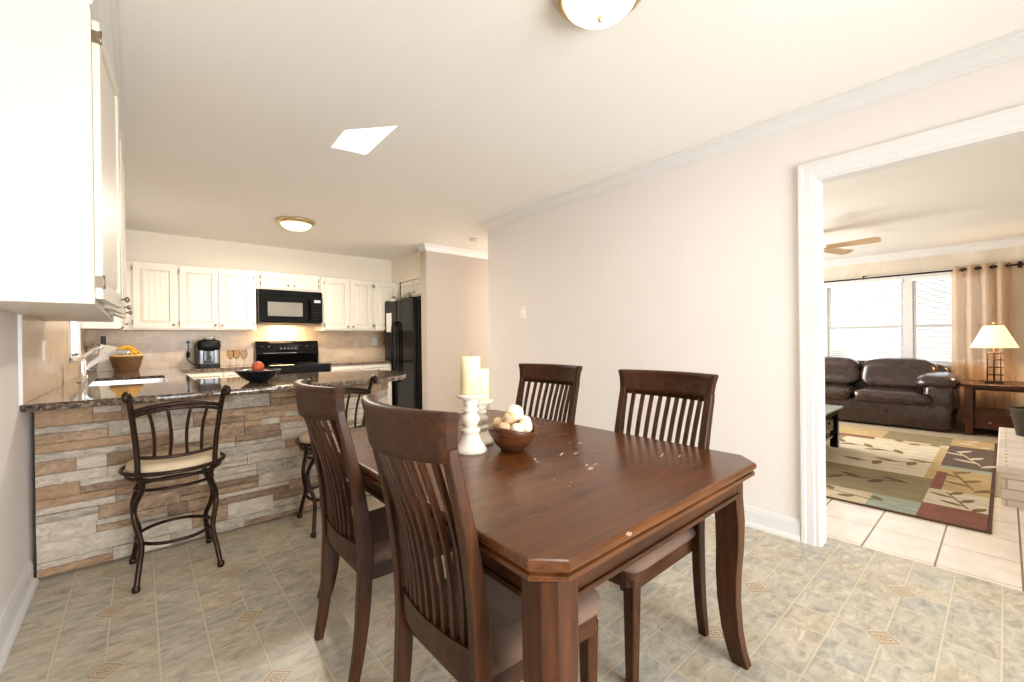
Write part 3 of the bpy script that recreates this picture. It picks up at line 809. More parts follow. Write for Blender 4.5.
# faucet: single-lever, arched spout
t = thing('kitchen_faucet', 'chrome single lever faucet arching over the sink', 'faucet', (-.315, 4.55, .92))
MB().lathe([(.034, 0), (.034, .006), (.026, .014), (.024, .10), (.026, .165), (.020, .19), (.006, .20)], n=20).build('body', M['chrome'], t)
MB().tube(spline([(0, 0, .09), (.05, 0, .14), (.13, -.005, .205), (.215, -.01, .225), (.265, -.01, .215)], 6), [.018] * 13 + [.017] * 8 + [.019] * 4, 12).build('spout', M['chrome'], t)
MB().tube(spline([(0, 0, .175), (.03, -.01, .215), (.08, -.02, .25), (.115, -.02, .262)], 5), [.018, .017, .016, .015, .014, .013, .012, .011, .010, .010, .010, .011, .012, .012, .010, .006][:16], 10).build('lever', M['chrome'], t)
t = thing('soap_dispenser', 'small chrome soap dispenser standing behind the sink near the window', 'soap dispenser', (-.36, 5.08, .92))
MB().lathe([(.02, 0), (.02, .005), (.012, .012), (.012, .06), (.015, .07), (.004, .08)], n=14).build('body', M['chrome'], t)
MB().tube([(0, 0, .07), (.03, 0, .075), (.06, 0, .065)], .005, 8).build('nozzle', M['chrome'], t)

# ================================================================== UPPER CABINETS
def upper(name, label, x0, x1, z0, z1, doors, loc, rz=0, depth=.32, group=None, extra=None):
    t = thing(name, label, 'cabinet', loc, rz, group)
    MB().box(x0, x1, 0, depth, z0, z1).build('body', M['cab'], t, bevel=.002, seg=1)
    for (a, b_, side) in doors:
        kx = b_ - .028 if side == 'L' else a + .028
        hx = a - .006 if side == 'L' else b_ + .006
        panel_door('door', t, a, b_, z0 + .022, z1 - .022, -.001, (kx, z0 + .06), hx)
    return t
upper('wall_cabinet', 'white two-section wall cabinet above the coffee maker', -.12, 1.125, 0, .745,
      [(-.035, .335, 'L'), (.365, .725, 'L'), (.735, 1.09, 'R')], (0, 6.18, 1.357))
upper('wall_cabinet', 'short white wall cabinet above the microwave', 1.13, 1.90, 0, .222,
      [(1.18, 1.515, 'L'), (1.53, 1.865, 'R')], (0, 6.18, 1.885))
upper('wall_cabinet', 'white wall cabinet right of the microwave, beside the refrigerator', 1.905, 3.085, 0, .745,
      [(1.955, 2.285, 'L'), (2.305, 2.625, 'R'), (2.67, 3.03, 'L')], (0, 6.18, 1.357))
# cabinets on the left wall face +x: local x -> world y
t_big = upper('wall_cabinet', 'large white wall cabinet filling the top left corner of the view', 0, 1.65, 0, 1.05,
      [(.03, .55, 'L'), (.57, 1.09, 'L'), (1.11, 1.62, 'L')], (-.115, 2.13, 1.346), radians(90), depth=.305)
for d_ in t_big.children:                      # the doors stand slightly ajar
    if d_.name.startswith('door'):
        hx = min(v.co.x for v in d_.data.vertices); a_ = radians(-4.5)
        h_ = Vector((hx, 0, 0)); d_.rotation_euler = (0, 0, a_)
        d_.location = h_ - Matrix.Rotation(a_, 3, 'Z') @ h_
upper('wall_cabinet', 'white corner wall cabinet beyond the sink window', 0, .43, 0, .745,
      [(.03, .40, 'L')], (-.128, 5.745, 1.357), radians(90), depth=.29)
upper('wall_cabinet', 'white cabinet over the refrigerator', 0, .90, 0, .25,
      [(.03, .44, 'L'), (.46, .87, 'R')], (3.10, 6.17, 1.86), radians(-90), depth=.50)
# filler and crown above the big left cabinet
struct(MB().box(LX, -.118, 2.14, 3.77, 2.394, CE).build('trim_9', M['trim'], origin=False))
struct(crown_right([(LX, 2.14), (-.118, 2.14), (-.118, 3.77), (LX, 3.77)], CE, .085).build('trim_10', M['trim'], origin=False))

# ================================================================== APPLIANCES
# microwave
t = thing('microwave', 'black over-the-range microwave mounted under the short cabinet', 'microwave', (1.515, 6.10, 1.455))
MB().box(-.38, .38, .02, .39, 0, .42).build('body', M['blackmat'], t, bevel=.004)
MB().box(-.38, .38, -.002, .02, .355, .42).build('vent_grille', M['black'], t, bevel=.003)
g_ = t.children[-1]
d = MB().box(-.38, .20, -.012, .02, .012, .345).build('door', M['black'], t, bevel=.006)
MB().box(-.28, .13, -.016, -.010, .085, .265).build('window', M['reflectgrey'], d, bevel=.006)
MB().tube(spline([(.225, -.012, .05), (.232, -.045, .09), (.232, -.052, .17), (.232, -.045, .26), (.225, -.012, .30)], 5), .012, 8).build('handle', M['black'], t)
cpn = MB().box(.205, .38, -.010, .02, .012, .345).build('control_panel', M['black'], t, bevel=.004)
MB().box(.275, .355, -.014, -.008, .275, .310).build('display', plain('pale_display', (170, 176, 180), .3, emit=(170, 180, 190), estr=.25), cpn)
for r_ in range(5):
    for c_ in range(3):
        MB().box(.270 + c_ * .034, .296 + c_ * .034, -.013, -.008, .215 - r_ * .042, .240 - r_ * .042).build('button', M['blackmat'], cpn, bevel=.002)

# range
t = thing('kitchen_range', 'black freestanding electric range below the microwave', 'range', (1.535, 5.86, 0))
MB().box(-.38, .38, .02, .62, .05, .90).build('body', M['blackmat'], t, bevel=.003)
MB().box(-.385, .385, -.02, .62, .90, .925).build('cooktop', M['blackglass'], t, bevel=.004)
MB().box(-.375, .375, -.02, .02, .30, .84).build('oven_door', M['black'], t, bevel=.008)
MB().tube([(-.33, -.02, .78), (-.33, -.06, .79), (.33, -.06, .79), (.33, -.02, .78)], .013, 8).build('handle', M['black'], t)
MB().box(-.375, .375, -.015, .02, .07, .28).build('storage_drawer', M['black'], t, bevel=.006)
bg = MB().prism([(.53, .925), (.50, 1.05), (.525, 1.20), (.545, 1.222), (.62, 1.222), (.62, .925)], -.385, .385, axis='x').build('backguard', M['black'], t, bevel=.006)
for kx in (-.32, -.24, .24, .32):
    MB().lathe([(.021, 0), (.021, .012), (.016, .022), (.003, .023)], T=Matrix.Translation((kx, .515, 1.14)) @ Matrix.Rotation(radians(84), 4, 'X'), n=14).build('knob', M['blackmat'], bg)
MB().box(-.13, .13, .500, .52, 1.10, 1.175).build('display', M['blackglass'], bg)
for k in range(5): MB().box(-.105 + k * .045, -.083 + k * .045, .497, .50, 1.115, 1.13).build('button', M['silver'], bg)
MB().box(-.30, .10, .502, .512, 1.055, 1.066).build('trim_strip', M['chrome'], bg)
for (bx, by, br_) in ((-.19, .15, .10), (.19, .15, .08), (-.19, .40, .08), (.19, .40, .10)):
    MB().lathe([(br_, .9255), (br_ - .004, .9262), (br_ - .008, .9255)], (bx, by, 0), 28, caps=False).build('burner', M['silver'], t)

# refrigerator (side by side, faces -x)
t = thing('refrigerator', 'black side by side refrigerator next to the hall wall', 'refrigerator', (2.82, 5.725, 0))
MB().box(.07, .78, -.455, .455, .02, 1.78).build('body', M['blackmat'], t, bevel=.004)
fz = MB().box(0, .062, .055, .455, .10, 1.79).build('freezer_door', M['black'], t, bevel=.012, seg=3)
fr = MB().box(0, .062, -.455, .045, .10, 1.79).build('fridge_door', M['black'], t, bevel=.012, seg=3)
MB().box(-.004, .002, .16, .36, .88, 1.28).box(-.012, .0, .15, .37, 1.28, 1.33).box(-.012, 0, .15, .37, .86, .88).build('dispenser', M['blackmat'], fz)
MB().tube(spline([(-.004, .085, .62), (-.05, .085, .68), (-.062, .085, 1.05), (-.05, .085, 1.42), (-.004, .085, 1.48)], 6), .014, 8).build('handle', M['black'], fz)
MB().tube(spline([(-.004, .010, .62), (-.05, .010, .68), (-.062, .010, 1.05), (-.05, .010, 1.42), (-.004, .010, 1.48)], 6), .014, 8).build('handle', M['black'], fr)
MB().box(.075, .11, -.44, .44, 0, .09).build('kick_grille', M['blackmat'], t)
for hy in (.40, -.40): MB().box(.0, .09, hy - .03, hy + .03, 1.79, 1.805).build('hinge_cover', M['blackmat'], t, bevel=.004)
tag(MB().box(2.8155, 2.8185, 5.93, 6.10, 1.34, 1.62).build('note_paper', M['paper']), 'white sheet of paper stuck on the freezer door', 'paper')
t = thing('ceramic_jar', 'small cream jar with brown lid on top of the refrigerator, rear corner', 'jar', (2.93, 6.08, 1.782))
MB().lathe([(.030, 0), (.040, .02), (.042, .05), (.030, .07)], n=16).build('body', M['cutting'], t)
MB().lathe([(.032, .07), (.034, .078), (.012, .088), (.010, .10), (.002, .104)], n=16).build('lid', M['bucket'], t)
t = thing('figurine', 'small green and cream bird figurine on top of the refrigerator, front corner', 'figurine', (2.90, 5.58, 1.80 - .01))
MB().super((0, 0, .05), (.10, .15, .08), 1, 1, 14, 10).lathe([(.03, 0), (.03, .006), (.012, .012), (.010, .03)], n=12).super((0, -.055, .085), (.05, .05, .05), 1, 1, 12, 8).build('body', plain('green_glaze', (128, 128, 96), .35, var=.4, scale=18), t)
MB().tube([(0, -.075, .085), (0, -.10, .08)], [.008, .001], 6).build('beak', M['rattan2'], t)

# coffee maker
t = thing('coffee_maker', 'black and grey single-serve coffee maker on the back counter', 'coffee maker', (.635, 6.27, .92))
MB().prism([(x, y) for x, y in ((-.115, -.02), (-.115, .12), (-.08, .15), (.08, .15), (.115, .12), (.115, -.02), (.09, -.05), (-.09, -.05))], 0, .30).build('body', M['silver'], t, bevel=.012, seg=3)
MB().prism([(-.10, -.14), (.10, -.14), (.115, -.04), (-.115, -.04)], 0, .045).build('drip_tray', M['blackmat'], t, bevel=.006)
MB().super((0, -.04, .262), (.235, .20, .13), .45, .5, 24, 12).build('brew_head', M['blackmat'], t)
MB().box(-.055, .055, -.066, -.045, .05, .20).build('front_panel', M['blackglass'], t, bevel=.01)
MB().tube(spline([(-.05, -.09, .315), (-.045, -.13, .345), (0, -.145, .352), (.045, -.13, .345), (.05, -.09, .315)], 5), .010, 8).build('handle', M['chrome'], t)
MB().super((-.085, .04, .16), (.10, .15, .27), .4, .5, 16, 10).build('water_tank', plain('smoky_tank', (70, 74, 80), .15), t)

# wine glasses next to the coffee maker
wg = None
for i, (x, y) in enumerate(((.845, 6.20), (.925, 6.30), (.985, 6.18))):
    if wg is None:
        wg = thing('wine_glass', '', 'wine glass', (x, y, .92), 0, 'stemmed glasses beside the coffee maker')
        MB().lathe([(.034, 0), (.034, .002), (.006, .006), (.004, .012), (.004, .085)], n=18).build('stem', M['glass'], wg)
        MB().lathe([(.004, .085), (.022, .096), (.036, .125), (.038, .155), (.031, .195), (.0295, .195), (.0365, .155), (.034, .126), (.020, .099), (.002, .089)], n=20).build('bowl', M['glass'], wg)
        o = wg
    else:
        o = copy_tree(wg); o.location = (x, y, .92)
    o['label'] = ('stemmed glass nearest the coffee maker', 'middle stemmed glass, set back against the backsplash', 'stemmed glass nearest the black range')[i]

# outlets
def outlet(name, loc, rz, label, toggle=False):
    t = thing(name, label, 'outlet' if not toggle else 'light switch', loc, rz)
    MB().box(-.036, .036, -.006, 0, -.058, .058).build('plate', M['plate'], t, bevel=.002)
    if toggle: MB().box(-.005, .005, -.016, -.004, -.012, .012).build('toggle', M['plate'], t)
    else:
        for z in (-.024, .024): MB().box(-.016, .016, -.008, -.004, z - .014, z + .014).build('socket', M['trim'], t)
    return t
outlet('wall_outlet', (.455, BY - .010, 1.20), 0, 'white outlet plate left of the coffee maker')
outlet('wall_outlet', (2.80, BY - .010, 1.20), 0, 'white outlet plate beside the refrigerator')
outlet('light_switch', (RX, 3.19, 1.476), radians(-90), 'white light switch on the right wall near its far end', True)
outlet('wall_outlet', (LX + .010, 3.68, 1.17), radians(90), 'white outlet plate on the left backsplash')
t = thing('power_cord', 'black plug and cord hanging from the outlet by the coffee maker', 'cord', (.455, BY - .018, 1.13))
MB().box(-.014, .014, -.03, -.002, .075, .105).build('plug', M['blackmat'], t)
MB().tube(spline([(0, -.025, .08), (.0, -.035, .0), (-.015, -.03, -.07), (0, -.04, -.13), (.04, -.06, -.17), (.07, -.08, -.20)], 6), .005, 6).super((0, -.03, -.06), (.04, .02, .08), 1, 1, 10, 8).build('cable', M['blackmat'], t)

# things in the corner behind the faucet
t = thing('knife_block', 'cream slanted board with a black handle behind the faucet', 'knife block', (-.24, 6.16, .92), radians(8))
MB().prism([(-.09, 0), (.055, 0), (.085, .25), (-.06, .29)], -.05, .05, axis='y').build('block', M['cutting'], t, bevel=.004)
MB().box(-.05, -.01, -.012, .012, .27, .37).build('knife_handle', M['blackmat'], t, bevel=.004)
t = thing('canister', 'pale canister in the corner left of the cream board', 'canister', (-.35, 6.36, .92))
MB().lathe([(.06, 0), (.062, .01), (.062, .24), (.055, .25)], n=20).build('body', M['cutting'], t)
MB().lathe([(.064, .25), (.064, .265), (.02, .275), (.014, .295), (.003, .30)], n=20).build('lid', M['steel'], t)
t = thing('fruit_basket', 'round brown wicker basket on the counter beyond the sink', 'basket', (-.09, 5.98, .92))
bk = MB()
nb = 8
for k in range(nb):
    r_ = .085 + .035 * k / (nb - 1); z = .010 + k * .019
    bk.tube([((r_ + .004 * (1 if i % 2 else -1) * (1 if k % 2 else -1)) * cos(2 * pi * i / 28), (r_ + .004 * (1 if i % 2 else -1) * (1 if k % 2 else -1)) * sin(2 * pi * i / 28), z) for i in range(28)], .0105, 6, loop=True)
bk.lathe([(.001, .004), (.085, .004), (.085, .010), (.001, .010)], n=24)
bk.build('basket_weave', M['wicker'], t)
MB().tube([(.128 * cos(2 * pi * i / 32), .128 * sin(2 * pi * i / 32), .165) for i in range(32)], .011, 8, loop=True).build('rim', plain('pale_wicker', (206, 170, 112), .7, var=.2, scale=30), t)
bn = None
for i in range(4):
    if bn is None:
        bn = thing('banana', '', 'banana', (0, 0, 0), 0, 'bananas in the wicker basket')
        pts = spline([(-.085, 0, -.01), (-.05, 0, .025), (0, 0, .04), (.05, 0, .025), (.085, 0, -.01)], 5)
        MB().tube(pts, [.006, .010, .014, .017, .018] + [.019] * 11 + [.018, .016, .012, .008, .005], 8).build('fruit', M['banana'], bn)
        MB().tube([(.083, 0, -.008), (.098, 0, -.026)], .005, 6).build('stalk', plain('banana_stalk', (110, 90, 40), .7), bn)
        o = bn
    else: o = copy_tree(bn)
    o.location = (-.09 + (-.03, 0, .03, .0)[i], 5.98 + (-.045, -.01, .03, -.03)[i], .92 + (.175, .185, .178, .215)[i])
    o.rotation_euler = ((-.2, 0, .25, .1)[i], 0, (.1, .0, -.15, .3)[i])
    o['label'] = 'yellow banana heaped in the wicker basket'

# bowl with orange fruit on the peninsula
t = thing('serving_bowl', 'shallow black bowl on the granite peninsula', 'bowl', (.655, 3.56, .92))
MB().lathe([(.05, 0), (.058, .004), (.105, .034), (.142, .076), (.147, .084), (.143, .086), (.136, .080), (.100, .040), (.05, .012), (.002, .010)], n=36).build('shell', [M['blackbowl']], t)
MB().lathe([(.1432, .0845), (.1365, .0805), (.1005, .0405), (.0505, .0125), (.002, .0105)], n=36, caps=False).build('inner_glaze', M['bowlin'], t)
o = thing('orange', '', 'fruit', (.655, 3.555, .975), 0, 'orange fruits in the black bowl')
MB().super((0, 0, 0), (.078, .078, .070), 1, 1, 18, 12).build('fruit', M['orange'], o)
MB().lathe([(.006, .033), (.004, .038), (.001, .039)], n=8).build('stem_button', M['shrub'], o)
for i, (dx, dy, dz) in enumerate(((-.002, -.004, .056), (-.040, .012, -.010), (.046, .008, -.008))):
    q = o if i == 0 else copy_tree(o)
    q.location = (.655 + dx, 3.555 + dy, .975 + dz); q.rotation_euler = (.3 * i, .5 * i, i)
    q['label'] = ('orange fruit on top of the others in the black bowl', 'lower left orange fruit in the black bowl', 'lower right orange fruit in the black bowl')[i]

# ================================================================== CEILING FITTINGS
def flush(loc, label, r=.17):
    t = thing('ceiling_light', label, 'ceiling light', loc)
    MB().lathe([(r * .4, 0), (r, 0), (r * 1.02, -.008), (r, -.018), (r * .90, -.034), (r * .84, -.040), (r * .81, -.034), (r * .80, -.006)], n=40).build('rim', M['bronze'], t)
    MB().lathe([(r * .82, -.030), (r * .76, -.055), (r * .58, -.082), (r * .32, -.098), (r * .06, -.104), (.002, -.104)], n=40).build('glass_bowl', M['glow'], t)
    MB().lathe([(.008, -.106), (.010, -.112), (.006, -.122), (.002, -.126)], n=12).build('finial', M['bronze'], t)
    return t
flush((1.29, 4.98, CE), 'lit flush ceiling light with brass rim over the kitchen', .185)
flush((1.305, .980, CE), 'lit flush ceiling light cut off by the top of the view', .17)
t = thing('smoke_detector', 'small round white smoke detector on the ceiling by the hall', 'smoke detector', (3.26, 4.46, CE))
MB().lathe([(.055, 0), (.058, -.012), (.052, -.034), (.03, -.040), (.002, -.040)], n=24).build('housing', M['white'], t)
MB().lathe([(.010, -.040), (.009, -.044), (.001, -.044)], (.02, 0, 0), 10).build('test_button', M['plate'], t)

# ================================================================== DINING TABLE
A = [(.640, .568), (1.630, .575), (1.703, .648), (1.712, 2.12), (1.645, 2.19), (.68, 2.19), (.608, 2.12), (.580, .628)]
def inset(poly, d):
    n = len(poly); P = [Vector((x, y, 0)) for x, y in poly]; out = []
    for i in range(n):
        d1 = (P[i] - P[i - 1]).normalized(); d2 = (P[(i + 1) % n] - P[i]).normalized()
        n1 = Vector((-d1.y, d1.x, 0)); n2 = Vector((-d2.y, d2.x, 0)); b = (n1 + n2).normalized()
        out.append((P[i].x + b.x * d / max(.4, b.dot(n1)), P[i].y + b.y * d / max(.4, b.dot(n1))))
    return out
TC = (1.145, 1.38)
table = thing('dining_table', 'large dark wood dining table with clipped corners and worn top', 'table', (TC[0], TC[1], 0))
def loc2(poly): return [(x - TC[0], y - TC[1]) for x, y in poly]
AL = loc2(A)
rings = []
for d_, z in ((.030, .712), (.012, .712), (.005, .716), (.005, .727), (.012, .731), (.012, .735), (.002, .738), (0, .744), (0, .752), (.004, .758), (.009, .760)):
    rings.append([(x, y, z) for x, y in inset(AL, d_)])
top = MB().loft(rings, 0, True, True, False).build('tabletop', M['woodt'], table)
ap = MB()
ai, ao = inset(AL, .075), inset(AL, .050)
for lo, hi, off in ((.640, .712, .055), (.632, .646, .047), (.700, .713, .040)):
    a2, b2 = inset(AL, off), inset(AL, off + .022); n = 8
    for k in (0, 2, 4, 6):
        q = [a2[k], a2[(k + 1) % n], b2[(k + 1) % n], b2[k]]
        ap.prism(q, lo, hi)
    for k in (1, 3, 5, 7):
        q = [a2[k], a2[(k + 1) % n], b2[(k + 1) % n], b2[k]]
        ap.prism(q, lo, hi)
ap.build('apron', M['wood'], table, bevel=.0015, seg=1)
# wear marks on the top
wm = MB()
def blotch(x, y, w, h, a, n=9):
    r = random.Random(int(x * 1000)); pts = []; w *= 1.5; h *= 1.4
    for i in range(n):
        t_ = 2 * pi * i / n; k = r.uniform(.55, 1.1)
        px, py = w * k * cos(t_), h * k * sin(t_)
        pts.append((x - TC[0] + px * cos(a) - py * sin(a), y - TC[1] + px * sin(a) + py * cos(a)))
    wm.prism(pts, .7598, .7602)
for q in ((1.16, .93, .014, .006, .3), (1.18, .965, .008, .004, .9), (1.21, .95, .010, .003, .2), (1.22, 1.12, .020, .004, .5), (1.27, 1.09, .012, .004, .2), (1.10, 1.14, .012, .003, .8),
          (1.08, 1.11, .006, .003, .1), (1.41, 1.19, .012, .004, .3), (1.38, 1.22, .008, .003, .6), (.83, .56, .009, .005, .4), (.98, .93, .005, .002, .4), (1.0, .88, .004, .002, .4), (.97, .86, .003, .0015, 1.), (.86, 1.0, .004, .0015, .2), (1.48, .85, .02, .0025, .3), (1.52, .80, .012, .002, .25)):
    blotch(*q)
wm.build('wear_marks', M['wear'], table)
def table_leg(cx, cy, dx, dy):
    """sabre leg, outward direction (dx,dy) along the diagonal"""
    u = Vector((dx, dy, 0)).normalized(); s_ = Vector((-u.y, u.x, 0))
    rings = []
    for off, z, hw in ((0, .712, .043), (0, .62, .043), (.007, .53, .042), (.006, .44, .040), (.0, .34, .037), (.0, .24, .034), (.010, .13, .031), (.026, .05, .029), (.042, 0, .028)):
        c = Vector((cx, cy, 0)) + u * off
        ax, ay = Vector((math.copysign(1, dx), 0, 0)), Vector((0, math.copysign(1, dy), 0))
        k = hw * .62
        q = [(-hw, -hw), (hw, -hw), (hw, hw - k), (hw - k, hw), (-hw, hw)]
        if dx * dy < 0: q = q[::-1]
        rings.append([tuple(c + ax * a + ay * b + Vector((0, 0, z))) for a, b in q])
    return MB().loft(rings, 0, True, True, False)
cx_ = inset(AL, .105)
for (lx, ly, sx, sy) in ((.648, .633, -1, -1), (1.638, .672, 1, -1), (1.64, 2.10, 1, 1), (.68, 2.10, -1, 1)):
    table_leg(lx - TC[0], ly - TC[1], sx, sy).build('leg', M['woodv'], table, bevel=.003, seg=2)

# ================================================================== DINING CHAIRS (local: faces +x, origin on the floor midway between the back feet)
def make_chair():
    t = thing('dining_chair', '', 'chair', (0, 0, 0), 0, 'slat back dining chairs round the table')
    prof = [(0.0, 0), (.020, .10), (.036, .22), (.046, .36), (.048, .46), (.040, .58), (.020, .72), (-.010, .86), (-.030, .94), (-.034, .97)]
    def px(z):
        for (x0, z0), (x1, z1) in zip(prof, prof[1:]):
            if z <= z1: return x0 + (x1 - x0) * (z - z0) / (z1 - z0)
        return prof[-1][0] - (z - .97) * .08
    for sgn in (1, -1):
        pts = [(x, sgn * (.200 + .018 * z), z) for x, z in [(p.x, p.z) for p in spline([(a, 0, b) for a, b in prof], 3)]]
        n = len(pts); th = [(.030 + .018 * min(1, p[2] / .30)) if p[2] < .5 else .048 - .020 * (p[2] - .5) / .45 for p in pts]
        MB().sweep(pts, .034, th, (0, 1, 0), ch=.004).build('back_post', M['woodv'], t)
    # crest rail, bowed in plan, flared upwards
    def bow(u, amt=.055): return -amt * (1 - u * u)
    R = []
    nu = 16
    for i in range(nu + 1):
        u = -1 + 2 * i / nu; ring = []
        for z, dx, hw in ((.940, .014, .226), (.965, .014, .229), (1.010, .013, .236), (1.034, .014, .242), (1.045, .017, .245), (1.050, .010, .245), (1.050, -.010, .245), (1.042, -.018, .244), (1.010, -.015, .236), (.965, -.015, .229), (.940, -.014, .226)):
            ring.append((px(z) + dx + bow(u), u * hw, z + (-.006 * (1 - u * u) if z < .95 else 0)))
        R.append(ring)
    MB().loft(R, 0, True, True, True).build('crest_rail', M['wood'], t, bevel=0)
    # lower back rail
    R = []
    for i in range(9):
        u = -1 + 2 * i / 8
        R.append([(px(z) + dx + bow(u, .022), u * .195, z) for z, dx in ((.415, .011), (.490, .011), (.490, -.011), (.415, -.011))])
    MB().loft(R, 0, True, True, False).build('lower_rail', M['wood'], t)
    for k in range(9):
        u = -1 + 2 * (k + 1) / 10
        pts = []
        for j in range(9):
            z = .486 + (.952 - .486) * j / 8; q = j / 8
            pts.append((px(z) + bow(u, .022 + .033 * q) + .012 * sin(pi * q), u * (.190 + .022 * q), z))
        MB().sweep(pts, .015, .013, (0, 1, 0)).build('back_slat', M['woodv'], t)
    # seat frame, cushion
    def seat_outline(e=0.0, n=6):
        pts = [(.058 - e, -.192 - e)]
        for a in range(n + 1):
            th = -pi / 2 + (pi / 2) * a / n; pts.append((.432 + (.055 + e) * cos(th), -.162 + (.055 + e) * sin(th)))
        for a in range(1, 6):
            y = -.162 + .324 * a / 6; pts.append((.487 + e + .014 * (1 - (y / .162) ** 2), y))
        for a in range(n + 1):
            th = (pi / 2) * a / n; pts.append((.432 + (.055 + e) * cos(th), .162 + (.055 + e) * sin(th)))
        pts.append((.058 - e, .192 + e))
        return pts
    MB().prism(seat_outline(.004), .355, .410).build('seat_frame', M['wood'], t, bevel=.003)
    rings = []
    for e, z in ((-.004, .408), (.008, .411), (.018, .422), (.018, .438), (.010, .450), (-.008, .460), (-.045, .466)):
        rings.append([(x, y, z) for x, y in seat_outline(e)])
    MB().loft(rings, 0, True, True, True).build('seat_cushion', M['suede'], t)
    for sgn in (1, -1):
        MB().sweep([(.450, sgn * .186, 0), (.450, sgn * .190, .38)], [.034, .046], [.034, .046], (0, 1, 0), ch=.003).build('front_leg', M['woodv'], t)
    return t
chair = make_chair()
spots = [((.533, .975, 0), radians(0), 'dark wood slat back chair nearest the camera, at the near left of the table'),
         ((.539, 1.655, 0), radians(0), 'dark wood slat back chair on the left of the table, before the stone peninsula'),
         ((1.731, 1.006, 0), radians(176.6), 'dark wood slat back chair at the near right of the table against the pale wall'),
         ((1.805, 1.790, 0), radians(181), 'dark wood slat back chair at the far right of the table, behind the wooden bowl')]
for i, (l, rz, lab) in enumerate(spots):
    o = chair if i == 0 else copy_tree(chair)
    o.location = l; o.rotation_euler = (0, 0, rz); o['label'] = lab
    o.scale = (1, (.90, .90, .98, 1)[i], 1)

# ================================================================== ON THE TABLE
def candlestick(x, y, s, label, H):
    t = thing('candlestick', label, 'candlestick', (x, y, .76), 0, 'turned white candlesticks on the table')
    prof = [(.002, 0), (.062, 0), (.064, .008), (.058, .020), (.046, .034), (.036, .060), (.030, .074), (.036, .080), (.037, .088), (.030, .094), (.022, .098), (.024, .104), (.033, .118), (.036, .130), (.033, .143), (.024, .152), (.022, .156), (.030, .160), (.033, .168), (.028, .174), (.022, .178), (.030, .186), (.028, .198), (.030, .204), (.056, .218), (.062, .226), (.060, .230), (.045, .226), (.002, .224)]
    MB().lathe([(r * s, z * H / .23) for r, z in prof], n=32).build('turned_stem', M['cwhite'], t)
    return t
def candle(x, y, z, r, h, label):
    t = thing('pillar_candle', label, 'candle', (x, y, z), 0, 'ivory pillar candles')
    MB().lathe([(.002, 0), (r, 0), (r, h - .004), (r - .004, h), (r * .55, h - .006), (.002, h - .008)], n=32).build('wax', M['ivory'], t)
    MB().tube([(0, 0, h - .008), (.001, 0, h + .004), (.004, 0, h + .010)], .0012, 5).build('wick', M['blackmat'], t)
candlestick(.992, 1.393, .98, 'taller turned white candlestick on the dining table', .23)
candle(.992, 1.393, .76 + .225, .040, .152, 'taller ivory pillar candle on the front candlestick')
candlestick(1.105, 1.478, .86, 'shorter turned white candlestick standing just behind the taller one', .185)
candle(1.105, 1.478, .76 + .1805, .037, .138, 'shorter ivory pillar candle on the rear candlestick')
t = thing('wooden_bowl', 'turned dark wood bowl of decorative balls on the dining table', 'bowl', (1.128, 1.300, .76), radians(20))
n = 40; ring = []
for r, z in ((.040, 0), (.046, .004), (.070, .030), (.088, .062), (.096, .088), (.094, .092), (.090, .088), (.083, .063), (.064, .034), (.040, .012), (.002, .010)):
    k_ = z / .09
    ring.append([(r * cos(2 * pi * i / n), r * sin(2 * pi * i / n), z + (.012 * k_ * k_ * cos(2 * 2 * pi * i / n))) for i in range(n)])
MB().loft(ring, 0, True, True, True).build('shell', M['bowlw'], t)
bl = [(-.052, -.012, .078, .027, 1), (-.020, -.052, .076, .026, 0), (.028, -.046, .080, .029, 0), (.062, -.004, .086, .029, 0), (-.036, .042, .086, .029, 1), (.048, .052, .088, .028, 0),
      (.005, -.002, .062, .028, 1), (.006, .048, .078, .026, 0), (.026, .014, .124, .037, 0), (-.020, -.004, .112, .026, 1)]
for i, (x, y, z, r, k) in enumerate(bl):
    o = MB().super((0, 0, 0), (2 * r, 2 * r, 2 * r), 1, 1, 18, 12, fn=lambda p, a, b, c: p * (1 + .07 * sin(11 * a + 9 * b) * cos(10 * c + 3 * a))).build('decorative_ball', M['rattan2'] if k else M['rattan'], origin=False)
    o.location = (1.128 + x, 1.300 + y, .775 + z)
    tag(o, ('pale cream woven ball piled in the wooden bowl', 'tan woven ball piled in the wooden bowl')[k], 'decorative ball', 'woven balls in the wooden bowl')
    if i == 8: o['label'] = 'pale cream woven ball topmost on the heap in the wooden bowl'

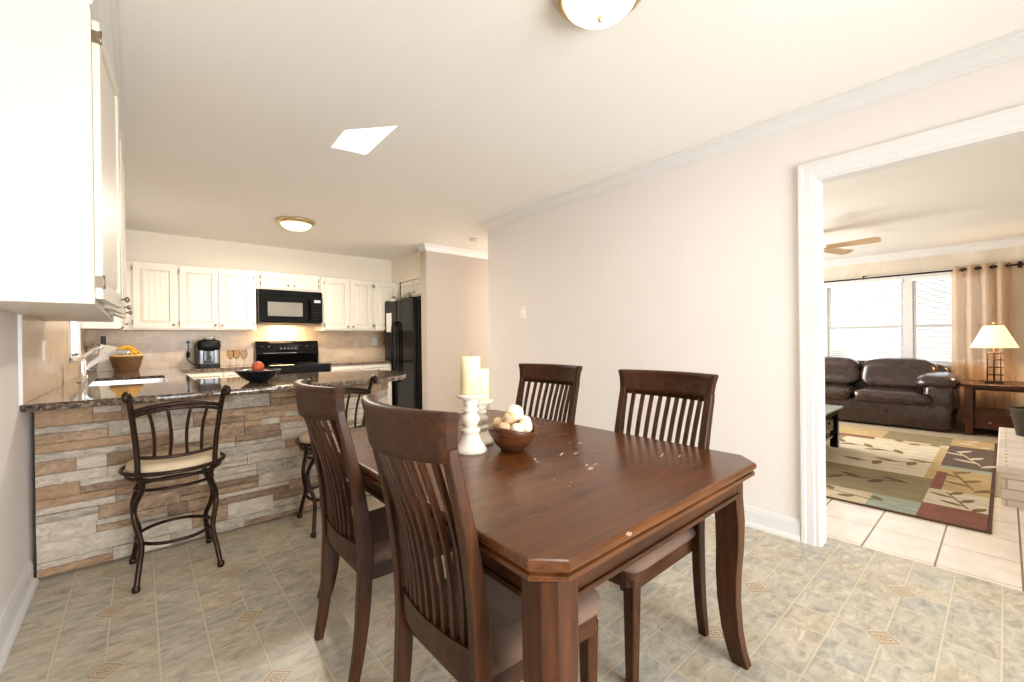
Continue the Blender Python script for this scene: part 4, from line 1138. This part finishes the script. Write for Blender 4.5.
# ================================================================== COUNTER STOOLS (local: faces +y)
def make_stool():
    t = thing('counter_stool', '', 'stool', (0, 0, 0), 0, 'iron counter stools at the peninsula')
    SZ = .535
    def el(a, b, z, n=40, c=(0, 0)): return [(c[0] + a * cos(2 * pi * i / n), c[1] + b * sin(2 * pi * i / n), z) for i in range(n)]
    MB().tube(el(.200, .195, SZ - .012), .009, 8, loop=True).tube(el(.220, .212, SZ + .020), .010, 8, loop=True).build('seat_ring', M['iron'], t)
    MB().lathe([(.002, SZ - .012), (.180, SZ - .002), (.196, SZ + .010), (.204, SZ + .030), (.198, SZ + .052), (.172, SZ + .066), (.002, SZ + .074)], n=36).build('seat_cushion', M['beige'], t)
    # legs: S-curved
    for sx in (1, -1):
        for sy in (1, -1):
            pts = spline([(sx * .150, sy * .135, SZ), (sx * .142, sy * .110, .47), (sx * .172, sy * .060, .37), (sx * .168, sy * .070, .29), (sx * .148, sy * .120, .20), (sx * .160, sy * .165, .10), (sx * .172, sy * .190, .012)], 5)
            MB().tube(pts, .0125, 8).lathe([(.014, 0), (.017, .004), (.017, .022), (.012, .030)], (sx * .172, sy * .190, 0), 10).build('leg', M['iron'], t)
    MB().tube(el(.165, .175, .195), .009, 8, loop=True).build('foot_ring', M['iron'], t)
    MB().tube(el(.168, .118, .455), .008, 8, loop=True).build('brace_ring', M['iron'], t)
    # back posts with scroll finials
    def post(sx):
        return [(sx * .158, -.135, SZ - .01), (sx * .162, -.150, .66), (sx * .172, -.172, .78), (sx * .182, -.198, .875), (sx * .190, -.220, .942)]
    for sx in (1, -1):
        p = spline(post(sx), 5)
        q = [(sx * (.197 + .006 + .014 * sin(a)), -.222 - .012 - .020 * (1 - cos(a)) * .6, .952 + .016 * sin(a)) for a in (.5, 1.2, 1.9, 2.6, 3.4, 4.2, 5.0)]
        MB().tube(p, [.0125] * len(p), 8).tube([tuple(p[-1]), (sx * .194, -.226, .956), (sx * .198, -.240, .966), (sx * .202, -.256, .962), (sx * .203, -.262, .948), (sx * .201, -.252, .938), (sx * .199, -.243, .944)], .0145, 8).build('back_post', M['iron'], t)
    def P(z, u, bow):
        # point on the back surface at height z, u in -1..1
        pp = post(1)
        for (x0, y0, z0), (x1, y1, z1) in zip(pp, pp[1:]):
            if z <= z1: k = (z - z0) / (z1 - z0); x = x0 + (x1 - x0) * k; y = y0 + (y1 - y0) * k; break
        else: x, y = pp[-1][0], pp[-1][1]
        return (x * u, y - bow * (1 - u * u), z)
    tr = [Vector(P(.872, -1 + 2 * i / 16, .035)) + Vector((0, 0, .030 * (1 - (-1 + 2 * i / 16) ** 2))) for i in range(17)]
    MB().tube(tr, .011, 8).tube([p + Vector((0, .004, -.022)) for p in tr], .009, 8).build('top_rail', M['iron'], t)
    lr = [Vector(P(.640, -1 + 2 * i / 16, .030)) + Vector((0, 0, -.012 * (1 - (-1 + 2 * i / 16) ** 2))) for i in range(17)]
    MB().tube(lr, .009, 8).build('lower_rail', M['iron'], t)
    for ub, ut in ((-.60, -.66), (-.22, -.26), (.22, .26), (.60, .66)):
        pts = []
        for j in range(11):
            q = j / 10; u = ub + (ut - ub) * q + math.copysign(.16, ub) * -sin(pi * q) * (.32) * (1 if q < 1 else 1)
            a = Vector(P(.640 + (.872 - .640) * q, u, .030 + .005 * q))
            a.z += (-.012 * (1 - u * u)) * (1 - q) + (.010 * (1 - u * u)) * q
            pts.append(a)
        MB().tube(pts, .0075, 6).build('back_slat', M['iron'], t)
    return t
stool = make_stool()
for i, (x, y, rz, lab) in enumerate(((.146, 2.965, radians(2), 'bronze iron counter stool with beige seat, standing alone before the left of the stone wall'),
                                     (.985, 2.985, radians(-3), 'bronze iron counter stool with beige seat, half hidden behind the left dining chair'))):
    o = stool if i == 0 else copy_tree(stool)
    o.location = (x, y, 0); o.rotation_euler = (0, 0, rz); o['label'] = lab

# ================================================================== LIVING ROOM THINGS
# rug
rg = MB(); names = list(RUG.keys()); mats = [RUG[k] for k in names]; ix = {k: i for i, k in enumerate(names)}
RZ = .012
rg.box(3.84, 7.06, .06, 2.45, .001, RZ - .002, ix['edge'])
def patch(x0, x1, ya0, ya1, k, z=RZ): rg.box(x0, x1, ya0, ya1, RZ - .0025, z, ix[k])
D0, D1 = .08, .395
for x0, x1, k in ((3.86, 4.21, 'red'), (4.21, 4.64, 'pale'), (4.64, 5.50, 'gold'), (5.50, 6.57, 'brown'), (6.57, 7.04, 'gold')): patch(x0, x1, D0, D1, k)
patch(5.42, 5.52, D0, D1, 'blue', RZ + .0005); patch(4.63, 5.25, .33, D1, 'red', RZ + .0005)
for x0, x1, a, b_, k in ((3.86, 4.17, D1, .66, 'blue'), (3.86, 4.17, .66, 1.10, 'cream'), (3.86, 4.17, 1.10, 1.6, 'gold'), (3.86, 4.17, 1.6, 2.43, 'rust'), (4.17, 4.93, D1, 1.3, 'olive'), (4.17, 4.93, 1.3, 2.43, 'tan'), (4.93, 6.35, D1 + .06, 1.25, 'pale'), (4.93, 6.35, D1, D1 + .06, 'gold'),
                          (4.93, 6.35, 1.25, 2.43, 'olive'), (6.35, 6.50, D1, 1.0, 'cream'), (6.35, 6.50, 1.0, 2.43, 'red'), (6.50, 7.04, D1, .95, 'olive'), (6.50, 7.04, .95, 2.43, 'gold')): patch(x0, x1, a, b_, k)
def leaf(cx, cy, a, L, w, k):
    pts = []
    for s_ in (1, -1):
        for j in (range(7) if s_ > 0 else range(5, 0, -1)):
            q = j / 6; pts.append((L * (q - .5), s_ * w * sin(pi * q) ** .8))
    pts = [(cx + x * cos(a) - y * sin(a), cy + x * sin(a) + y * cos(a)) for x, y in pts]
    rg.prism(pts, RZ, RZ + .001, ix[k])
def sprig(cx, cy, a, L, k, nl=5, lw=.035):
    rg.prism([(cx + x * cos(a) - y * sin(a), cy + x * sin(a) + y * cos(a)) for x, y in ((-L / 2, -.006), (L / 2, -.006), (L / 2, .006), (-L / 2, .006))], RZ, RZ + .001, ix[k])
    for j in range(nl):
        u = (j / (nl - 1) - .5) * L; sd = 1 if j % 2 else -1
        leaf(cx + u * cos(a) - sd * .055 * sin(a), cy + u * sin(a) + sd * .055 * cos(a), a + sd * .8, min(.20, L * .4), lw, k)
sprig(5.35, .72, 2.2, .55, 'leaf', 5); sprig(5.9, 1.0, 1.2, .55, 'leaf', 5); sprig(4.55, .85, 1.9, .55, 'brown', 5, .03); sprig(4.42, .235, .35, .36, 'leaf', 5, .024)
sprig(5.05, .235, .25, .55, 'leaf', 5, .026); sprig(6.0, .24, .3, .60, 'pale', 5, .026); sprig(4.03, .78, 1.4, .30, 'leaf', 3, .03); sprig(6.78, .24, .3, .3, 'pale', 3); sprig(6.4, .65, 1.5, .3, 'leaf', 3)
tag(rg.build('area_rug', mats), 'patchwork area rug with leaf sprigs on the living room floor', 'rug')

# sofa: faces -x, right arm near the end table
t = thing('leather_sofa', 'dark brown leather sofa with plump cushions below the window', 'sofa', (7.80, 1.49, .004))
def wr(p, a, b, c):
    return p * (1 + .018 * sin(11 * a + 5 * b) * cos(9 * b + 6 * c) + .012 * sin(19 * b + 7 * c))
MB().super((.03, 0, .185), (.92, 2.13, .33), .14, .08, 48, 16).build('base', M['leather'], t)
for sy in (-1, 1):
    MB().super((.02, sy * .95, .40), (.90, .30, .46), .45, .35, 32, 16, fn=wr).super((-.02, sy * .93, .60), (.84, .42, .24), .85, .5, 32, 16, fn=wr).build('arm', M['leather'], t)
for (yy, w) in ((-.47, .80), (.34, .80)):
    MB().super((-.10, yy - .04, .385), (.78, w, .19), .5, .22, 36, 14, fn=wr).build('seat_cushion', M['leather'], t)
    MB().super((.24, yy - .04, .66), (.36, w + .02, .44), .62, .42, 36, 16, fn=lambda p, a, b, c: Vector((p.x + p.z * .22 - .05 * (1 - b * b) * math.exp(-((c + .1) * 3) ** 2) * (-1), p.y, p.z)) * (1 + .02 * sin(13 * b + 4 * c) * cos(8 * c))).build('back_cushion', M['leather'], t)
MB().super((.36, 0, .50), (.22, 2.05, .66), .3, .2, 30, 14).build('back_frame', M['leather'], t)
for sx in (-.33, .40):
    for sy in (-.92, .92): MB().box(sx - .06, sx + .06, sy - .09, sy + .09, 0, .065).build('foot', M['endt'], t, bevel=.004)

# end table
t = thing('end_table', 'cherry wood end table with drawer shelf beside the sofa', 'table', (7.80, -.08, .004))
MB().box(-.38, .40, -.50, .435, .575, .610).build('tabletop', M['endt'], t, bevel=.006)
for sx in (-.33, .35):
    for sy in (-.44, .37): MB().box(sx - .035, sx + .035, sy - .035, sy + .035, 0, .575).build('leg', M['endt'], t, bevel=.003)
MB().box(-.30, .32, -.42, .35, .535, .575).build('apron', M['endt'], t)
MB().box(-.34, .36, -.46, .39, .235, .258).build('shelf', M['endt'], t, bevel=.003)
dr = MB().box(-.335, .34, -.40, .33, .09, .235).build('drawer', M['endt'], t, bevel=.003)
for ky in (.20, -.20): MB().super((-.345, ky, .165), (.022, .026, .026), 1, 1, 10, 8).build('knob', M['nickel'], dr)

# table lamp
t = thing('table_lamp', 'lit table lamp with iron grid base and cream shade on the end table', 'lamp', (7.75, .09, .614))
lb = MB(); lb.box(-.075, .075, -.075, .075, 0, .025)
for sx in (-1, 0, 1):
    for sy in (-1, 0, 1):
        if sx == 0 and sy == 0: continue
        lb.tube([(sx * .055, sy * .055, .02), (sx * .053, sy * .053, .37)], .006, 6)
for z in (.10, .19, .28, .36):
    w = .055; lb.tube([(-w, -w, z), (w, -w, z), (w, w, z), (-w, w, z)], .005, 6, loop=True)
    for sx in (1, -1): lb.tube([(sx * w, -w, z), (sx * .072, -w - .02, z)], .004, 6)
lb.build('grid_base', M['iron'], t)
MB().tube([(0, 0, .02), (0, 0, .46)], .008, 8).box(-.07, .07, -.004, .004, .355, .365).build('stem', M['iron'], t)
MB().loft([[(r * cos(2 * pi * i / 36), r * sin(2 * pi * i / 36), z) for i in range(36)] for r, z in ((.200, .425), (.085, .690), (.081, .690), (.196, .425))], 0, True, False, True, loop=True).build('lamp_shade', M['shade'], t)
MB().tube([(0, 0, .46), (0, 0, .715)], .004, 6).super((0, 0, .725), (.025, .025, .03), 1, 1, 10, 8).tube([(-.084, 0, .68), (.084, 0, .68)], .002, 6).build('finial', M['bronze'], t)

# curtain rod, brackets, curtain with grommets
t = thing('curtain_rod', 'dark curtain rod above the living room window', 'curtain rod', (8.38, .8, 2.075))
MB().tube([(0, -1.35, 0), (0, 1.35, 0)], .013, 10).build('rod', M['iron'], t)
for y in (-1.37, 1.37): MB().super((0, y, 0), (.05, .06, .05), 1, 1, 12, 8).build('finial', M['iron'], t)
for y in (-.93, .62, 1.2): MB().tube([(.12, y, .01), (.0, y, .012)], .008, 6).box(.105, .12, y - .02, y + .02, -.03, .05).tube([(0, y, -.018), (0, y, .04)], .009, 6).build('bracket', M['iron'], t)
t = thing('sheer_curtain', 'sheer tan grommet curtain hanging at the right of the window', 'curtain', (8.38, .205, .02))
cu = MB(); NU, NZ = 90, 12; rows = []
for j in range(NZ + 1):
    z = 2.105 * j / NZ; row = []
    for i in range(NU + 1):
        u = i / NU; wdt = .27 + .01 * (1 - j / NZ)
        y = -wdt + 2 * wdt * u
        row.append((.045 * sin(u * 2 * pi * 4.0 + .4) + .010 * sin(u * 31 + j * .5) * (1 - j / NZ), y, z))
    rows.append(row)
cu.loft(rows, 0, False, False, True)
o = cu.build('fabric', M['curtain'], t); md = o.modifiers.new('thickness', 'SOLIDIFY'); md.thickness = .002
for k in range(8):
    u = (k + .5 - .4 / pi / 2 * 1) / 8
    y = -.27 + .54 * u
    MB().tube([(.0 + .024 * cos(a) * .5, y + .024 * cos(a) * .8, 2.055 + .024 * sin(a)) for a in [2 * pi * q / 14 for q in range(14)]], .005, 6, loop=True).build('grommet', M['iron'], t)

# raised hearth
t = thing('brick_hearth', 'whitewashed raised brick hearth at the right edge of the doorway view', 'hearth', (5.5, -.45, .0))
MB().box(-.94, .90, -.60, .475, 0, .235).build('brick_base', M['brick'], t)
MB().box(-.965, .93, -.60, .495, .235, .28).build('cap_course', M['brick'], t, bevel=.006)
t = thing('metal_bucket', 'dark metal bucket standing on the raised hearth', 'bucket', (6.05, -.16, .28))
MB().lathe([(.002, 0), (.10, 0), (.14, .24), (.144, .245), (.136, .245), (.096, .01), (.002, .01)], n=28).build('pail', M['bucket'], t)
MB().tube([(0, .142 * cos(a), .235 - .10 * sin(a)) for a in [pi * q / 12 for q in range(13)]], .004, 6).build('handle', M['iron'], t)

# coffee table
t = thing('coffee_table', 'black coffee table with glass top behind the door casing', 'table', (5.21, 1.62, .013))
MB().box(-.48, .49, -.475, .475, .415, .437).build('glass_top', plain('tabletop_glass', (190, 205, 196), .05, coat=.5), t, bevel=.003)
MB().box(-.46, .47, -.455, .455, .375, .415).build('frame', M['black'], t, bevel=.003)
for sx in (-.41, .42):
    for sy in (-.41, .41): MB().box(sx - .035, sx + .035, sy - .035, sy + .035, 0, .375).build('leg', M['black'], t, bevel=.004)
MB().box(-.42, .43, -.42, .42, .12, .14).build('shelf', M['black'], t)
dw = MB().box(-.36, .37, -.425, -.39, .20, .37).build('drawer', M['black'], t, bevel=.004)
for kx in (-.18, .18): MB().super((kx, -.435, .285), (.03, .02, .03), 1, 1, 10, 8).build('knob', M['nickel'], dw)

# ceiling fan
t = thing('ceiling_fan', 'ceiling fan with pale wood blade showing past the doorway casing', 'ceiling fan', (6.03, 1.50, LC))
MB().lathe([(.002, 0), (.07, 0), (.065, -.04), (.02, -.055), (.015, -.10), (.09, -.12), (.11, -.16), (.10, -.22), (.06, -.25), (.002, -.25)], n=28).build('motor', M['bronze'], t)
for k in range(5):
    T = Matrix.Rotation(radians(-90 + 72 * k), 4, 'Z')
    MB().prism([(.16, -.05), (.60, -.068), (.635, -.04), (.64, .0), (.635, .04), (.60, .068), (.16, .05)], -.204, -.196, T=T @ Matrix.Rotation(radians(-15), 4, 'X')).box(.09, .20, -.02, .02, -.206, -.196, T=T).build('blade', M['fanblade'], t)
MB().lathe([(.10, -.245), (.13, -.27), (.11, -.32), (.05, -.35), (.002, -.355)], n=28).build('light_bowl', M['glow'], t)
